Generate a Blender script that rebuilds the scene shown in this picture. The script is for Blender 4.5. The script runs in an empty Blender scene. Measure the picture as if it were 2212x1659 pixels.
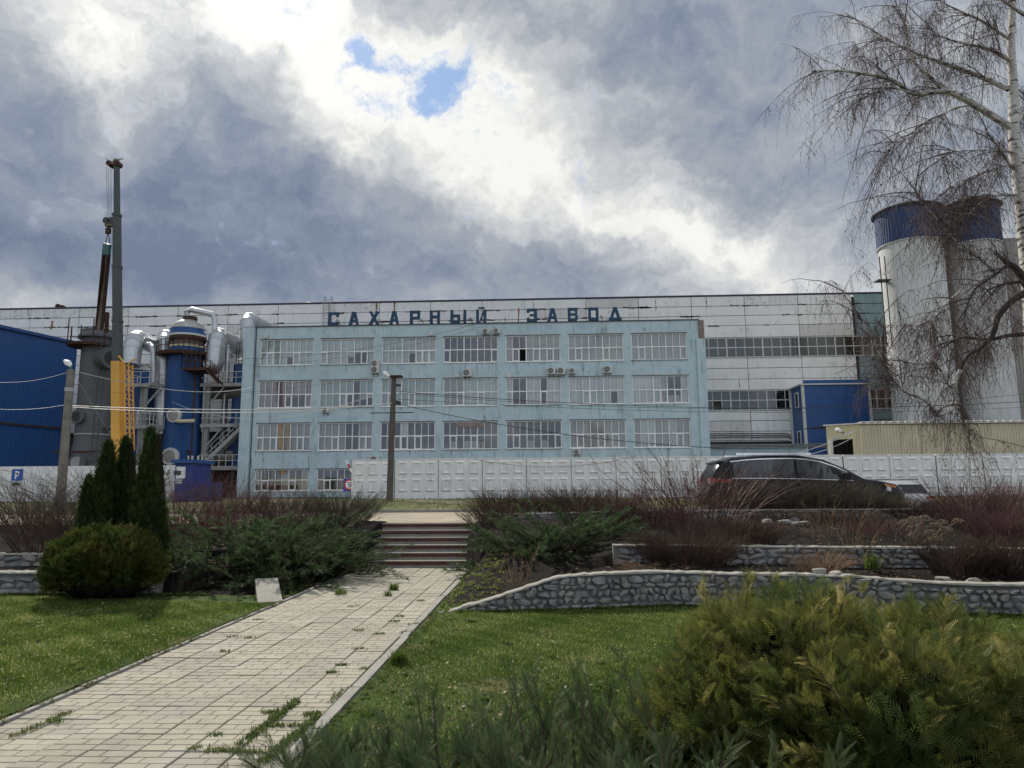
import bpy, math, random
import numpy as np
from mathutils import Vector, Matrix
rnd = random.Random(7)
rng = np.random.default_rng(11)
SC = bpy.context.scene
COL = SC.collection
PI = math.pi

# ------------------------------------------------------------------ camera
PITCH, ROLL, YAW, FPX = math.radians(8.4), .0069, math.radians(2.57), 1534.0
EYE = Vector((0, 0, 1.6))
cf = Vector((-math.sin(YAW)*math.cos(PITCH), math.cos(YAW)*math.cos(PITCH), math.sin(PITCH)))
r0 = Vector((math.cos(YAW), math.sin(YAW), 0)); u0 = r0.cross(cf)
cr = r0*math.cos(ROLL) - u0*math.sin(ROLL); cu = u0*math.cos(ROLL) + r0*math.sin(ROLL)
def ray(u, v): return cf + cr*((u-1106)/FPX) - cu*((v-829.5)/FPX)
def at(u, v, Y):
    d = ray(u, v); return EYE + d*(Y/d.y)
def gz(u, v, z):
    d = ray(u, v); return EYE + d*((z-1.6)/d.z)
cam = bpy.data.objects.new('camera', bpy.data.cameras.new('camera')); COL.objects.link(cam)
cam.matrix_world = Matrix(((cr.x, cu.x, -cf.x, 0), (cr.y, cu.y, -cf.y, 0), (cr.z, cu.z, -cf.z, 1.6), (0, 0, 0, 1)))
cam.data.sensor_width = 36; cam.data.lens = 36*FPX/2212; cam.data.clip_start = .1; cam.data.clip_end = 3000
SC.camera = cam
SC.render.resolution_x, SC.render.resolution_y = 1024, 768
SC.view_settings.view_transform = 'Standard'; SC.view_settings.look = 'None'
SC.view_settings.exposure = 0.52; SC.view_settings.gamma = 1

# ------------------------------------------------------------------ node helpers
class NT:
    def __init__(s, tree): s.t = tree; s.n = tree.nodes; s.l = tree.links
    def node(s, typ, **kw):
        n = s.n.new(typ)
        for k, v in kw.items():
            if k[0] == 'i' and k[1:].isdigit(): s.put(n.inputs[int(k[1:])], v)
            else: setattr(n, k, v)
        return n
    def put(s, inp, v):
        if isinstance(v, bpy.types.NodeSocket): s.l.new(v, inp)
        elif hasattr(v, 'outputs'): s.l.new(v.outputs[0], inp)
        else: inp.default_value = v
    def math(s, op, a, b=None, c=None, clamp=False):
        n = s.n.new('ShaderNodeMath'); n.operation = op; n.use_clamp = clamp
        s.put(n.inputs[0], a)
        if b is not None: s.put(n.inputs[1], b)
        if c is not None: s.put(n.inputs[2], c)
        return n.outputs[0]
    def vmath(s, op, a, b=None, sc=None):
        n = s.n.new('ShaderNodeVectorMath'); n.operation = op; s.put(n.inputs[0], a)
        if b is not None: s.put(n.inputs[1], b)
        if sc is not None: s.put(n.inputs['Scale'], sc)
        return n.outputs[0]
    def noise(s, vec, scale, detail=4, rough=.55, col=False):
        n = s.n.new('ShaderNodeTexNoise'); s.put(n.inputs['Vector'], vec)
        n.inputs['Scale'].default_value = scale; n.inputs['Detail'].default_value = detail; n.inputs['Roughness'].default_value = rough
        return n.outputs['Color' if col else 'Fac']
    def mix(s, f, a, b, mode='MIX'):
        n = s.n.new('ShaderNodeMix'); n.data_type = 'RGBA'; n.blend_type = mode; n.clamp_factor = True
        s.put(n.inputs[0], f); s.put(n.inputs[6], a); s.put(n.inputs[7], b)
        return n.outputs[2]
    def ramp(s, f, stops, interp='LINEAR'):
        n = s.n.new('ShaderNodeValToRGB'); n.color_ramp.interpolation = interp; s.put(n.inputs[0], f)
        e = n.color_ramp.elements
        while len(e) < len(stops): e.new(.5)
        for k, (p, c) in enumerate(stops):
            e[k].position = p; e[k].color = c if len(c) == 4 else (*c, 1)
        return n.outputs[0]
    def range(s, v, a, b, c=0, d=1, smooth=True):
        n = s.n.new('ShaderNodeMapRange'); n.interpolation_type = 'SMOOTHSTEP' if smooth else 'LINEAR'
        s.put(n.inputs[0], v)
        for k, x in enumerate((a, b, c, d)): n.inputs[k+1].default_value = x
        return n.outputs[0]

# ------------------------------------------------------------------ sky
SUN_AZ, SUN_EL = math.radians(31.5), math.radians(41)      # azimuth to the left of +Y
sdir = Vector((-math.sin(SUN_AZ)*math.cos(SUN_EL), math.cos(SUN_AZ)*math.cos(SUN_EL), math.sin(SUN_EL)))
W = bpy.data.worlds.new('World'); SC.world = W; W.use_nodes = True
T = NT(W.node_tree); T.n.clear()
tc = T.n.new('ShaderNodeTexCoord'); d0 = tc.outputs['Generated']
sky = T.node('ShaderNodeTexSky', sky_type='NISHITA', sun_disc=False)
sky.sun_elevation = SUN_EL; sky.sun_rotation = -SUN_AZ; sky.air_density = 1.2; sky.dust_density = .6
nA = T.noise(d0, 3.2, 5, .6, True); nB = T.noise(d0, 11, 7, .62, True)
w1 = T.vmath('MULTIPLY', T.vmath('SUBTRACT', nA, (.5, .5, .5)), (.26, .26, .20))
w2 = T.vmath('MULTIPLY', T.vmath('SUBTRACT', nB, (.5, .5, .5)), (.13, .13, .12))
dw = T.vmath('ADD', T.vmath('ADD', d0, w1), w2)
dsoft = T.vmath('ADD', d0, T.vmath('MULTIPLY', w1, (.8, .8, .8)))
def blob(u, v, ru, rv, ang, src):
    "soft elliptical cloud patch around one direction of the sky; radii in degrees"
    c = ray(u, v).normalized(); t1 = Vector((0, 0, 1)).cross(c).normalized()*-1; t2 = c.cross(t1)*-1
    a = math.radians(ang); e1 = t1*math.cos(a) + t2*math.sin(a); e2 = t2*math.cos(a) - t1*math.sin(a)
    if e1.cross(e2).dot(c) < 0: c3 = -c
    else: c3 = c
    m = T.n.new('ShaderNodeMapping'); m.vector_type = 'TEXTURE'; T.put(m.inputs[0], src)
    m.inputs['Location'].default_value = c
    m.inputs['Rotation'].default_value = Matrix((e1, e2, c3)).transposed().to_euler()
    m.inputs['Scale'].default_value = (math.radians(ru), math.radians(rv), math.radians(max(ru, rv))*1.5)
    g = T.n.new('ShaderNodeTexGradient'); g.gradient_type = 'QUADRATIC_SPHERE'; T.put(g.inputs[0], m)
    return g.outputs['Fac']
big = T.noise(T.vmath('MULTIPLY', d0, (1, 1, 2.2)), 2.3, 6, .6)
mid = T.noise(T.vmath('MULTIPLY', dw, (1, 1, 1.8)), 7.5, 6, .58)
B = T.math('MULTIPLY_ADD', big, .56, .16)
B = T.math('ADD', B, T.math('MULTIPLY_ADD', mid, .98, -.49))
for u, v, ru, rv, an, amp in [
        (150, -10, 13, 8, -35, .5), (235, 95, 8, 5, -50, .5), (560, 20, 20, 8, -18, .6), (770, 190, 15, 6, -38, .62), (880, 60, 14, 7, -10, .4),
        (1075, 190, 6, 9, 75, .5), (735, 350, 8, 4, -35, .65), (980, 300, 13, 8, -20, .55), (1170, 330, 9, 9, 0, .3), (1090, 400, 6, 6, 60, .4),
        (1290, 450, 9, 4, -35, .4), (1470, 490, 13, 5, -14, .72), (1600, 530, 9, 4, -10, .45), (1390, 300, 6, 5, 0, .3),
        (60, 620, 16, 5, 0, .28), (1600, 590, 14, 3, 0, .25), (1870, 600, 12, 4, 0, .3), (1330, 330, 5, 10, 0, .2), (1950, 80, 12, 10, 0, .25),
        (370, 310, 20, 12, -20, -.42), (620, 260, 16, 8, -20, -.42), (120, 480, 26, 6, 0, -.52), (420, 560, 24, 6, 8, -.35), (840, 520, 26, 6, 0, -.35),
        (50, 250, 8, 12, 0, -.3), (1600, 170, 22, 13, 20, -.32), (1300, 130, 12, 9, 20, -.2), (1230, 590, 20, 5, 0, -.35), (1800, 330, 14, 7, 0, -.18), (1120, 70, 12, 4, -20, -.3), (1780, 540, 8, 4, 0, -.3)]:
    g = blob(u, v, ru*1.25, rv*1.25, an, dw if amp > 0 else dsoft)
    B = T.math('MULTIPLY_ADD', g, amp*(.78 if amp > 0 else .55), B)
fine = T.noise(dw, 24, 7, .65)
B = T.math('ADD', B, T.math('MULTIPLY_ADD', fine, .40, -.20))
cl = T.ramp(B, [(0, (.165, .205, .295)), (.22, (.245, .285, .37)), (.45, (.36, .39, .44)), (.70, (.57, .59, .61)), (.92, (.82, .82, .79)), (1, (.88, .88, .85))])
# forward scattering of the hidden sun brightens the thin cloud round it
sd = T.n.new('ShaderNodeVectorMath'); sd.operation = 'DOT_PRODUCT'; T.put(sd.inputs[0], d0); sd.inputs[1].default_value = sdir
glow = T.math('POWER', T.math('MAXIMUM', sd.outputs['Value'], 0), 30)
cl = T.vmath('MULTIPLY', cl, T.vmath('ADD', (7.4, 7.4, 7.4), T.vmath('SCALE', (1.8, 1.7, 1.5), None, glow)))
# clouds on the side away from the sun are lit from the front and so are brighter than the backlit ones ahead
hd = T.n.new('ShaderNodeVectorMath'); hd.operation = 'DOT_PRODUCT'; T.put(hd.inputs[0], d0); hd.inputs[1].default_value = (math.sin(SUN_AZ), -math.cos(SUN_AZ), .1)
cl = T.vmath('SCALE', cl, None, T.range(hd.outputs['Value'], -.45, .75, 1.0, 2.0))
holes = None
for u, v, ru, rv, an, a in [(968, 205, 8.5, 5.2, -15, 1), (815, 105, 5.5, 3.6, -40, .95), (895, 150, 5, 4, -30, .6), (1017, 165, 3, 5, 0, .8), (885, 250, 5, 3.5, 0, .6), (1315, 405, 2.2, 4.2, 10, .75)]:
    g = T.math('MULTIPLY', blob(u, v, ru*1.02, rv*1.02, an, dw), a)
    holes = g if holes is None else T.math('MAXIMUM', holes, g)
hm = T.range(T.math('ADD', holes, T.math('ADD', T.math('MULTIPLY_ADD', fine, 1.4, -.70), T.math('MULTIPLY_ADD', mid, .8, -.4))), .16, .66)
blue = T.vmath('ADD', T.vmath('SCALE', sky, None, .35), (.9, 1.7, 3.1))
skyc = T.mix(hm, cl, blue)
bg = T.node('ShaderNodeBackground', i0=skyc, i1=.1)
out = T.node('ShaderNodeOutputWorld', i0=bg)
# ------------------------------------------------------------------ sun
sl = bpy.data.lights.new('sun', 'SUN'); sl.energy = 3.8; sl.angle = math.radians(1.2); sl.color = (1, .94, .84)
so = bpy.data.objects.new('sun', sl); COL.objects.link(so); so.location = sdir*100
so.rotation_euler = sdir.to_track_quat('Z', 'Y').to_euler()

# ------------------------------------------------------------------ materials
MATS = {}
def M(name, col, rough=.7, metal=0, var=.18, scale=1.5, bump=0, bscale=30, col2=None, c2=(.5, .7), streak=0, spec=.4, coat=0, s2=None):
    if name in MATS: return MATS[name]
    m = bpy.data.materials.new(name); m.use_nodes = True; t = NT(m.node_tree)
    p = t.n['Principled BSDF']; p.inputs['Roughness'].default_value = rough; p.inputs['Metallic'].default_value = metal
    p.inputs['Specular IOR Level'].default_value = spec if rough < .85 else spec*.2; p.inputs['Coat Weight'].default_value = coat
    g = t.n.new('ShaderNodeNewGeometry'); pos = g.outputs['Position']
    n = t.noise(pos, scale, 6, .6); c = (*col, 1)
    lo = tuple(x*(1-var*1.6) for x in col); hi = tuple(min(1, x*(1+var)) for x in col)
    cc = t.ramp(n, [(.28, lo), (.72, hi)])
    if col2:
        n2 = t.noise(pos, s2 or scale*2.7, 8, .62); cc = t.mix(t.range(n2, *c2), cc, (*col2, 1))
    if streak:
        n3 = t.noise(t.vmath('MULTIPLY', pos, (1, 1, .07)), 2.6, 6, .7)
        n4 = t.noise(pos, .8, 3)
        f = t.math('MULTIPLY', t.range(n3, .5, .75), t.range(n4, .35, .65))
        cc = t.mix(t.math('MULTIPLY', f, streak), cc, (.10, .10, .095, 1))
    t.put(p.inputs['Base Color'], cc)
    if bump:
        b = t.n.new('ShaderNodeBump'); b.inputs['Strength'].default_value = bump; b.inputs['Distance'].default_value = .02
        t.put(b.inputs['Height'], t.noise(pos, bscale, 6, .6)); t.put(p.inputs['Normal'], b)
    MATS[name] = m; return m
def leafmat(name, a, b, trans=.35, c=None):
    m = bpy.data.materials.new(name); m.use_nodes = True; t = NT(m.node_tree); t.n.clear()
    at_ = t.node('ShaderNodeAttribute', attribute_name='tint')
    stops = [(0, a), (1, b)] if c is None else [(0, a), (.6, b), (1, c)]
    cc = t.ramp(at_.outputs['Fac'], stops)
    d = t.node('ShaderNodeBsdfDiffuse', i0=cc); tr = t.node('ShaderNodeBsdfTranslucent', i0=cc)
    gl = t.node('ShaderNodeBsdfGlossy', i0=(.5, .5, .45, 1)); gl.inputs['Roughness'].default_value = .45
    mx = t.n.new('ShaderNodeMixShader'); mx.inputs[0].default_value = trans; t.put(mx.inputs[1], d); t.put(mx.inputs[2], tr)
    m2 = t.n.new('ShaderNodeMixShader'); m2.inputs[0].default_value = .025; t.put(m2.inputs[1], mx); t.put(m2.inputs[2], gl)
    t.node('ShaderNodeOutputMaterial', i0=m2); return m
def glassmat(name, refl=.2, tint=(.96, .975, .97)):
    m = bpy.data.materials.new(name); m.use_nodes = True; t = NT(m.node_tree); t.n.clear()
    tr = t.node('ShaderNodeBsdfTransparent', i0=(*tint, 1)); gl = t.node('ShaderNodeBsdfGlossy', i0=(.9, .95, 1, 1)); gl.inputs['Roughness'].default_value = .04
    lw = t.node('ShaderNodeFresnel'); lw.inputs[0].default_value = 1.45
    f = t.math('ADD', t.math('MULTIPLY', lw, 1.0), refl, clamp=True)
    mx = t.n.new('ShaderNodeMixShader'); t.put(mx.inputs[0], f); t.put(mx.inputs[1], tr); t.put(mx.inputs[2], gl)
    t.node('ShaderNodeOutputMaterial', i0=mx); return m
GLASS = glassmat('window_glass', .03); GLASS_D = glassmat('factory_glass', .03, (.5, .55, .55)); CARGLASS = glassmat('car_glass', .08, (.25, .28, .28))
m_blue = M('blue_plaster', (.455, .565, .595), .85, var=.07, scale=.5, col2=(.34, .465, .51), c2=(.50, .74), streak=.9, bump=.25, bscale=9)
m_white = M('white_panel_paint', (.76, .76, .73), .85, var=.06, scale=.35, col2=(.50, .49, .46), c2=(.55, .75), streak=.4, bump=.2, bscale=8)
m_white2 = M('worn_panel_paint', (.70, .70, .67), .85, var=.1, scale=.8, col2=(.40, .39, .37), c2=(.52, .7), streak=.8, bump=.3, bscale=8)
m_rust = M('panel_with_rust_run', (.62, .61, .58), .85, var=.08, scale=.8, col2=(.42, .27, .13), c2=(.58, .7), streak=.6)
m_teal = M('teal_grey_panel', (.23, .32, .34), .85, var=.1, streak=.4)
m_joint = M('dark_joint', (.075, .07, .065), .95)
m_pvc = M('white_pvc', (.78, .78, .76), .45, var=.03)
m_fr_old = M('old_white_frame', (.58, .58, .54), .7, var=.1, scale=4)
m_cap = M('dark_metal_flashing', (.05, .055, .065), .5, metal=.3)
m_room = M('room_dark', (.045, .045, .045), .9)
m_cfence = M('whitewashed_concrete', (.80, .785, .76), .9, var=.08, scale=1.2, col2=(.50, .49, .49), c2=(.62, .8), bump=.3, bscale=14, streak=.3)
m_conc = M('concrete', (.30, .29, .27), .9, var=.15, bump=.3)
m_kerb = M('kerb_concrete', (.27, .26, .235), .92, var=.14, scale=5, bump=.4, bscale=60, col2=(.2, .19, .17), c2=(.6, .75))
m_pave = [M('paving_a', (.315, .295, .235), .9, var=.12, scale=5, bump=.35, bscale=140, col2=(.33, .31, .26), c2=(.46, .68), s2=1.9),
          M('paving_b', (.29, .272, .218), .9, var=.12, scale=6, bump=.35, bscale=140, col2=(.30, .28, .24), c2=(.46, .68), s2=1.9),
          M('paving_c', (.33, .308, .24), .9, var=.12, scale=6, bump=.35, bscale=140, col2=(.36, .34, .28), c2=(.46, .68), s2=1.9)]
m_grout = M('joint_soil', (.10, .088, .07), .98, var=.3, scale=12)
m_soil = M('dark_soil', (.012, .010, .008), .98, var=.4, scale=5, bump=1, bscale=25, col2=(.045, .037, .028), c2=(.60, .72), s2=40)
m_lawn = M('lawn_soil', (.045, .070, .018), .98, var=.3, scale=2, bump=.8, bscale=60, col2=(.10, .085, .042), c2=(.56, .68), s2=1.1)
m_road = M('dusty_road', (.30, .26, .20), .95, var=.18, scale=.7, bump=.4, bscale=30, col2=(.20, .175, .14), c2=(.5, .7), s2=3)
m_verge = M('verge', (.085, .095, .035), .98, var=.35, scale=1.6, bump=.8, bscale=20, col2=(.13, .11, .075), c2=(.48, .62), s2=.5)
m_ground = M('far_ground', (.12, .11, .085), .95, var=.2, scale=.2)
m_stone = [M('stone_'+'abcd'[k], c, .9, var=.22, scale=9, bump=.7, bscale=45, col2=(.075, .075, .075), c2=(.6, .72), s2=20) for k, c in enumerate([(.24, .24, .235), (.29, .285, .27), (.20, .205, .21), (.26, .25, .225)])]
m_mortar = M('mortar', (.17, .17, .16), .95, bump=.6)
m_cope = M('coping_cement', (.27, .258, .225), .92, var=.12, scale=4, bump=.5, bscale=40, col2=(.27, .26, .23), c2=(.6, .75))
m_redriser = M('red_brown_paint', (.085, .030, .022), .7, var=.3, scale=6, col2=(.12, .09, .07), c2=(.62, .75))
m_bcor = M('blue_sheet', (.014, .075, .235), .42, var=.06, scale=.4, spec=.4, streak=.15)
m_bcor2 = M('blue_sheet_dark', (.012, .055, .19), .5, var=.1, scale=.4)
m_gtow = M('grey_primer', (.085, .09, .095), .6, var=.14, scale=.5, streak=.3)
m_galv = M('galvanised', (.46, .48, .49), .42, metal=.75, var=.1, scale=2)
m_galvd = M('dull_galvanised', (.38, .38, .34), .45, metal=.6, var=.12, scale=2)
m_steel = M('grey_steel', (.33, .34, .33), .7, var=.12, streak=.3)
m_rusty = M('rusty_steel', (.075, .045, .036), .85, var=.3, scale=3)
m_yel = M('crane_yellow', (.62, .33, .055), .5, var=.08, scale=1, streak=.15)
m_boom = M('boom_grey', (.055, .064, .062), .5, var=.12, scale=.8, streak=.2)
m_black = M('black', (.015, .015, .016), .5)
m_dark = M('dark_grey', (.05, .05, .052), .6)
m_sign = M('navy_letter_paint', (.012, .055, .11), .6, var=.12)
m_ac = M('ac_white', (.55, .55, .51), .55, var=.05)
m_acg = M('ac_grille', (.11, .11, .10), .6)
m_silo = M('silo_white', (.58, .59, .57), .85, var=.06, scale=.35, streak=.35, col2=(.46, .47, .46), c2=(.55, .75))
m_silo2 = M('silo_grey', (.30, .28, .25), .9, var=.1, streak=.4)
m_yelsh = M('cream_sheet', (.62, .56, .36), .6, var=.06, scale=.5, streak=.3)
m_yelsh2 = M('cream_sheet_stained', (.50, .46, .33), .7, var=.12, scale=.5, streak=.9)
m_pole = M('pole_concrete', (.20, .185, .165), .95, var=.2, scale=3, bump=.4)
m_pole2 = M('pole_dark', (.12, .105, .09), .95, var=.2, scale=3, bump=.4)
m_wire = M('wire', (.05, .05, .05), .7); m_wirel = M('wire_light', (.5, .5, .48), .5)
m_brick = M('brick', (.27, .22, .19), .9, var=.2, scale=3)
m_car = M('black_car_paint', (.003, .0035, .005), .3, var=.02, coat=.12, spec=.2)
m_carg = M('silver_grey_car_paint', (.50, .51, .51), .3, metal=.3, coat=.8, var=.02)
m_carb = M('blue_van_paint', (.10, .16, .30), .3, coat=.8, var=.03)
m_chrome = M('chrome', (.8, .8, .8), .15, metal=1, var=.02)
m_tail = M('tail_red', (.35, .01, .01), .25, coat=1)
m_lamp = M('headlight', (.6, .6, .6), .1, coat=1, metal=.5)
m_amber = M('amber', (.6, .2, .03), .3)
m_wht = M('sign_white', (.8, .8, .8), .5, var=.02); m_sblue = M('sign_blue', (.02, .10, .42), .45, var=.03); m_sred = M('sign_red', (.5, .02, .03), .45, var=.03)
m_bark = M('birch_bark', (.55, .53, .49), .85, var=.12, scale=8)
m_cur = {'L': M('curtain_pale', (.54, .60, .57), .9, var=.05), 'G': M('curtain_grey', (.40, .40, .385), .9, var=.08), 'W': M('curtain_white', (.66, .68, .67), .9, var=.05),
         'P': M('curtain_pink', (.36, .26, .28), .9, var=.08), 'T': M('curtain_teal', (.36, .47, .46), .9, var=.08)}
def birchmat():
    t = NT(m_bark.node_tree); p = t.n['Principled BSDF']
    g = t.n.new('ShaderNodeNewGeometry'); n = t.noise(t.vmath('MULTIPLY', g.outputs['Position'], (3, 3, 14)), 1.1, 5, .7)
    old = p.inputs['Base Color'].links[0].from_socket
    t.put(p.inputs['Base Color'], t.mix(t.range(n, .53, .60), old, (.03, .027, .025, 1)))
birchmat()

# ------------------------------------------------------------------ mesh building
def tagp(o, label=None, cat=None, group=None, kind=None):
    if label: o['label'] = label
    if cat: o['category'] = cat
    if group: o['group'] = group
    if kind: o['kind'] = kind
    return o
def root(name, loc, label, cat, group=None, rz=0):
    o = bpy.data.objects.new(name, None); COL.objects.link(o); o.location = loc; o.rotation_euler.z = rz
    o.empty_display_size = .2
    return tagp(o, label, cat, group)
def wloc(o):
    v = Vector(o.location)
    while o.parent: o = o.parent; v = v + Vector(o.location)
    return v
class MB:
    "vertices in world coordinates; build() makes them local to the parent or to a given origin"
    def __init__(s): s.v = []; s.f = []; s.mi = []; s.m = 0
    def add(s, vs, fs):
        k = len(s.v); s.v += [tuple(x) for x in vs]; s.f += [tuple(i+k for i in f) for f in fs]; s.mi += [s.m]*len(fs); return s
    def box(s, a, b):
        (x0, y0, z0), (x1, y1, z1) = a, b
        return s.add([(x0, y0, z0), (x1, y0, z0), (x1, y1, z0), (x0, y1, z0), (x0, y0, z1), (x1, y0, z1), (x1, y1, z1), (x0, y1, z1)],
                     [(0, 3, 2, 1), (4, 5, 6, 7), (0, 1, 5, 4), (1, 2, 6, 5), (2, 3, 7, 6), (3, 0, 4, 7)])
    def beam(s, p, q, w, h=None, w2=None):
        p, q = Vector(p), Vector(q); d = (q-p).normalized(); up = Vector((0, 1, 0)) if abs(d.z) > .7 else Vector((0, 0, 1))
        a = d.cross(up).normalized(); b = d.cross(a).normalized(); h = h or w; k = (w2 or w)/w
        vs = [p+a*x*w/2+b*y*h/2 for x, y in ((-1, -1), (1, -1), (1, 1), (-1, 1))] + [q+a*x*w*k/2+b*y*h*k/2 for x, y in ((-1, -1), (1, -1), (1, 1), (-1, 1))]
        return s.add(vs, [(0, 3, 2, 1), (4, 5, 6, 7), (0, 1, 5, 4), (1, 2, 6, 5), (2, 3, 7, 6), (3, 0, 4, 7)])
    def tube(s, pts, r, n=8, cap=True):
        pts = [Vector(p) for p in pts]; rr = r if isinstance(r, (list, tuple)) else [r]*len(pts)
        vs = []; a = None
        for i, p in enumerate(pts):
            d = (pts[min(i+1, len(pts)-1)]-pts[max(i-1, 0)]).normalized()
            if a is None: a = d.orthogonal().normalized()
            a = (a - d*a.dot(d)).normalized(); b = d.cross(a)
            vs += [p+(a*math.cos(2*PI*k/n)+b*math.sin(2*PI*k/n))*rr[i] for k in range(n)]
        fs = [(i*n+k, i*n+(k+1) % n, (i+1)*n+(k+1) % n, (i+1)*n+k) for i in range(len(pts)-1) for k in range(n)]
        if cap: fs += [tuple(range(n))[::-1], tuple(range((len(pts)-1)*n, len(pts)*n))]
        return s.add(vs, fs)
    def lathe(s, c, prof, n=32, rib=0, cap=True):
        vs = []; c = Vector(c)
        for r, z in prof:
            for k in range(n):
                rr = r + (rib if k % 2 else 0); a = 2*PI*k/n
                vs.append((c.x+rr*math.cos(a), c.y+rr*math.sin(a), c.z+z))
        fs = [(i*n+k, i*n+(k+1) % n, (i+1)*n+(k+1) % n, (i+1)*n+k) for i in range(len(prof)-1) for k in range(n)]
        if cap: fs += [tuple(range(n))[::-1], tuple(range((len(prof)-1)*n, len(prof)*n))]
        return s.add(vs, fs)
    def sheet(s, p, q, z0, z1, pitch, depth):
        "profiled sheet standing between plan points p and q"
        p, q = Vector((*p, 0)), Vector((*q, 0)); d = q-p; L = d.length; d.normalize(); nn = Vector((d.y, -d.x, 0))
        n = max(1, int(L/pitch)); pr = [(0, 0), (.35, 0), (.5, 1), (.85, 1)]
        pts = []
        for k in range(n):
            for t, o in pr: pts.append(p+d*((k+t)*L/n)+nn*o*depth)
        pts.append(q); m = len(pts)
        return s.add([(a.x, a.y, z0) for a in pts]+[(a.x, a.y, z1) for a in pts], [(i, i+1, m+i+1, m+i) for i in range(m-1)])
    def prism(s, poly, y0, y1):
        "polygon in the x-z plane pushed from y0 to y1"
        n = len(poly)
        return s.add([(x, y0, z) for x, z in poly]+[(x, y1, z) for x, z in poly],
                     [tuple(range(n)), tuple(range(2*n-1, n-1, -1))]+[(i, n+i, n+(i+1) % n, (i+1) % n) for i in range(n)])
    def mesh(s, name, mat, origin, smooth=False):
        me = bpy.data.meshes.new(name); o = Vector(origin)
        me.from_pydata([(x-o.x, y-o.y, z-o.z) for x, y, z in s.v], [], s.f)
        for m in (mat if isinstance(mat, (list, tuple)) else [mat]): me.materials.append(m)
        if s.m or any(s.mi): me.polygons.foreach_set('material_index', s.mi)
        if smooth:
            me.shade_smooth()
            try: me.set_sharp_from_angle(angle=math.radians(35))
            except Exception: pass
        me.update(); return me
    def build(s, name, mat, parent=None, origin=None, smooth=False, **tg):
        org = wloc(parent) if parent else Vector(origin or (0, 0, 0))
        me = s.mesh(name, mat, org, smooth); o = bpy.data.objects.new(name, me); COL.objects.link(o)
        if parent: o.parent = parent
        else: o.location = org
        return tagp(o, **tg)
def inst(name, me, parent, loc=(0, 0, 0), rot=(0, 0, 0), sc=(1, 1, 1)):
    o = bpy.data.objects.new(name, me); COL.objects.link(o); o.parent = parent
    if parent: loc = Vector(loc)-wloc(parent)
    o.location = loc; o.rotation_euler = rot; o.scale = sc; return o
def npmesh(name, V, F, mat, parent=None, origin=None, tint=None, smooth=False, **tg):
    org = wloc(parent) if parent else Vector(origin or (0, 0, 0))
    V = (np.asarray(V).reshape(-1, 3)-np.array(org)).astype(np.float32); F = np.asarray(F, dtype=np.int32); k = F.shape[1]
    me = bpy.data.meshes.new(name); me.vertices.add(len(V)); me.vertices.foreach_set('co', V.ravel())
    me.loops.add(F.size); me.loops.foreach_set('vertex_index', F.ravel()); me.polygons.add(len(F))
    me.polygons.foreach_set('loop_start', np.arange(0, F.size, k, dtype=np.int32))
    me.update(calc_edges=True)
    if smooth: me.shade_smooth()
    if tint is not None:
        a = me.attributes.new('tint', 'FLOAT', 'POINT'); a.data.foreach_set('value', np.clip(tint, 0, 1).astype(np.float32))
    me.materials.append(mat); o = bpy.data.objects.new(name, me); COL.objects.link(o)
    if parent: o.parent = parent
    else: o.location = org
    return tagp(o, **tg)
def nrm(a): return a/np.maximum(np.linalg.norm(a, axis=-1, keepdims=True), 1e-9)
def tubes(P, R, n=3):
    "many thin twigs at once: P (m,k,3), R (m,k)"
    m, k, _ = P.shape; Tn = nrm(np.gradient(P, axis=1)); ref = np.where(np.abs(Tn[..., 2:3]) > .9, np.array([1., 0, 0]), np.array([0, 0, 1.]))
    A = nrm(np.cross(Tn, ref)); Bn = np.cross(Tn, A); an = np.arange(n)*2*PI/n
    V = P[:, :, None]+R[:, :, None, None]*(A[:, :, None]*np.cos(an)[None, None, :, None]+Bn[:, :, None]*np.sin(an)[None, None, :, None])
    b = (np.arange(m)*k*n)[:, None, None]; i = (np.arange(k-1)*n)[None, :, None]; j = np.arange(n)[None, None, :]; j2 = (j+1) % n
    F = np.stack([b+i+j, b+i+j2, b+i+n+j2, b+i+n+j], -1).reshape(-1, 4)
    return V.reshape(-1, 3), F
def cat(parts):
    Vs, Fs, k = [], [], 0
    for V, F in parts: Vs.append(V); Fs.append(F+k); k += len(V)
    return np.concatenate(Vs), np.concatenate(Fs)

# ================================================================== ground and terraces
PX0, PX1 = -3.80, -1.62            # paved path between its kerbs
SB = 15.0                          # foot of the steps
def grid(name, mat, xs, ys, fz, **tg):
    xs, ys = np.array(xs), np.array(ys); X, Y = np.meshgrid(xs, ys); Z = np.vectorize(fz)(X, Y)
    V = np.stack([X, Y, Z], -1).reshape(-1, 3); nx = len(xs)
    F = np.array([(j*nx+i, j*nx+i+1, (j+1)*nx+i+1, (j+1)*nx+i) for j in range(len(ys)-1) for i in range(nx-1)])
    return npmesh(name, V, F, mat, smooth=True, **tg)
def ss(a, b, t): t = min(1, max(0, (t-a)/(b-a))); return t*t*(3-2*t)
def bump2(x, y): return .02*math.sin(x*1.7+y*.9)+.015*math.sin(x*4.1-y*3.3)+.01*math.sin(x*9+y*7)
W1 = [(-1.45, 9.62), (-.6, 9.68), (.7, 9.9), (1.65, 10.15), (3.5, 9.95), (5.9, 9.4), (9, 9.0), (14, 8.8)]
def lerp_(tab, x):
    if x <= tab[0][0]: return tab[0][1]
    for (a, b), (c, d) in zip(tab, tab[1:]):
        if x <= c: return b+(d-b)*(x-a)/(c-a)
    return tab[-1][1]
def w1y(x): return lerp_(W1, x)
W1T = []
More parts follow.
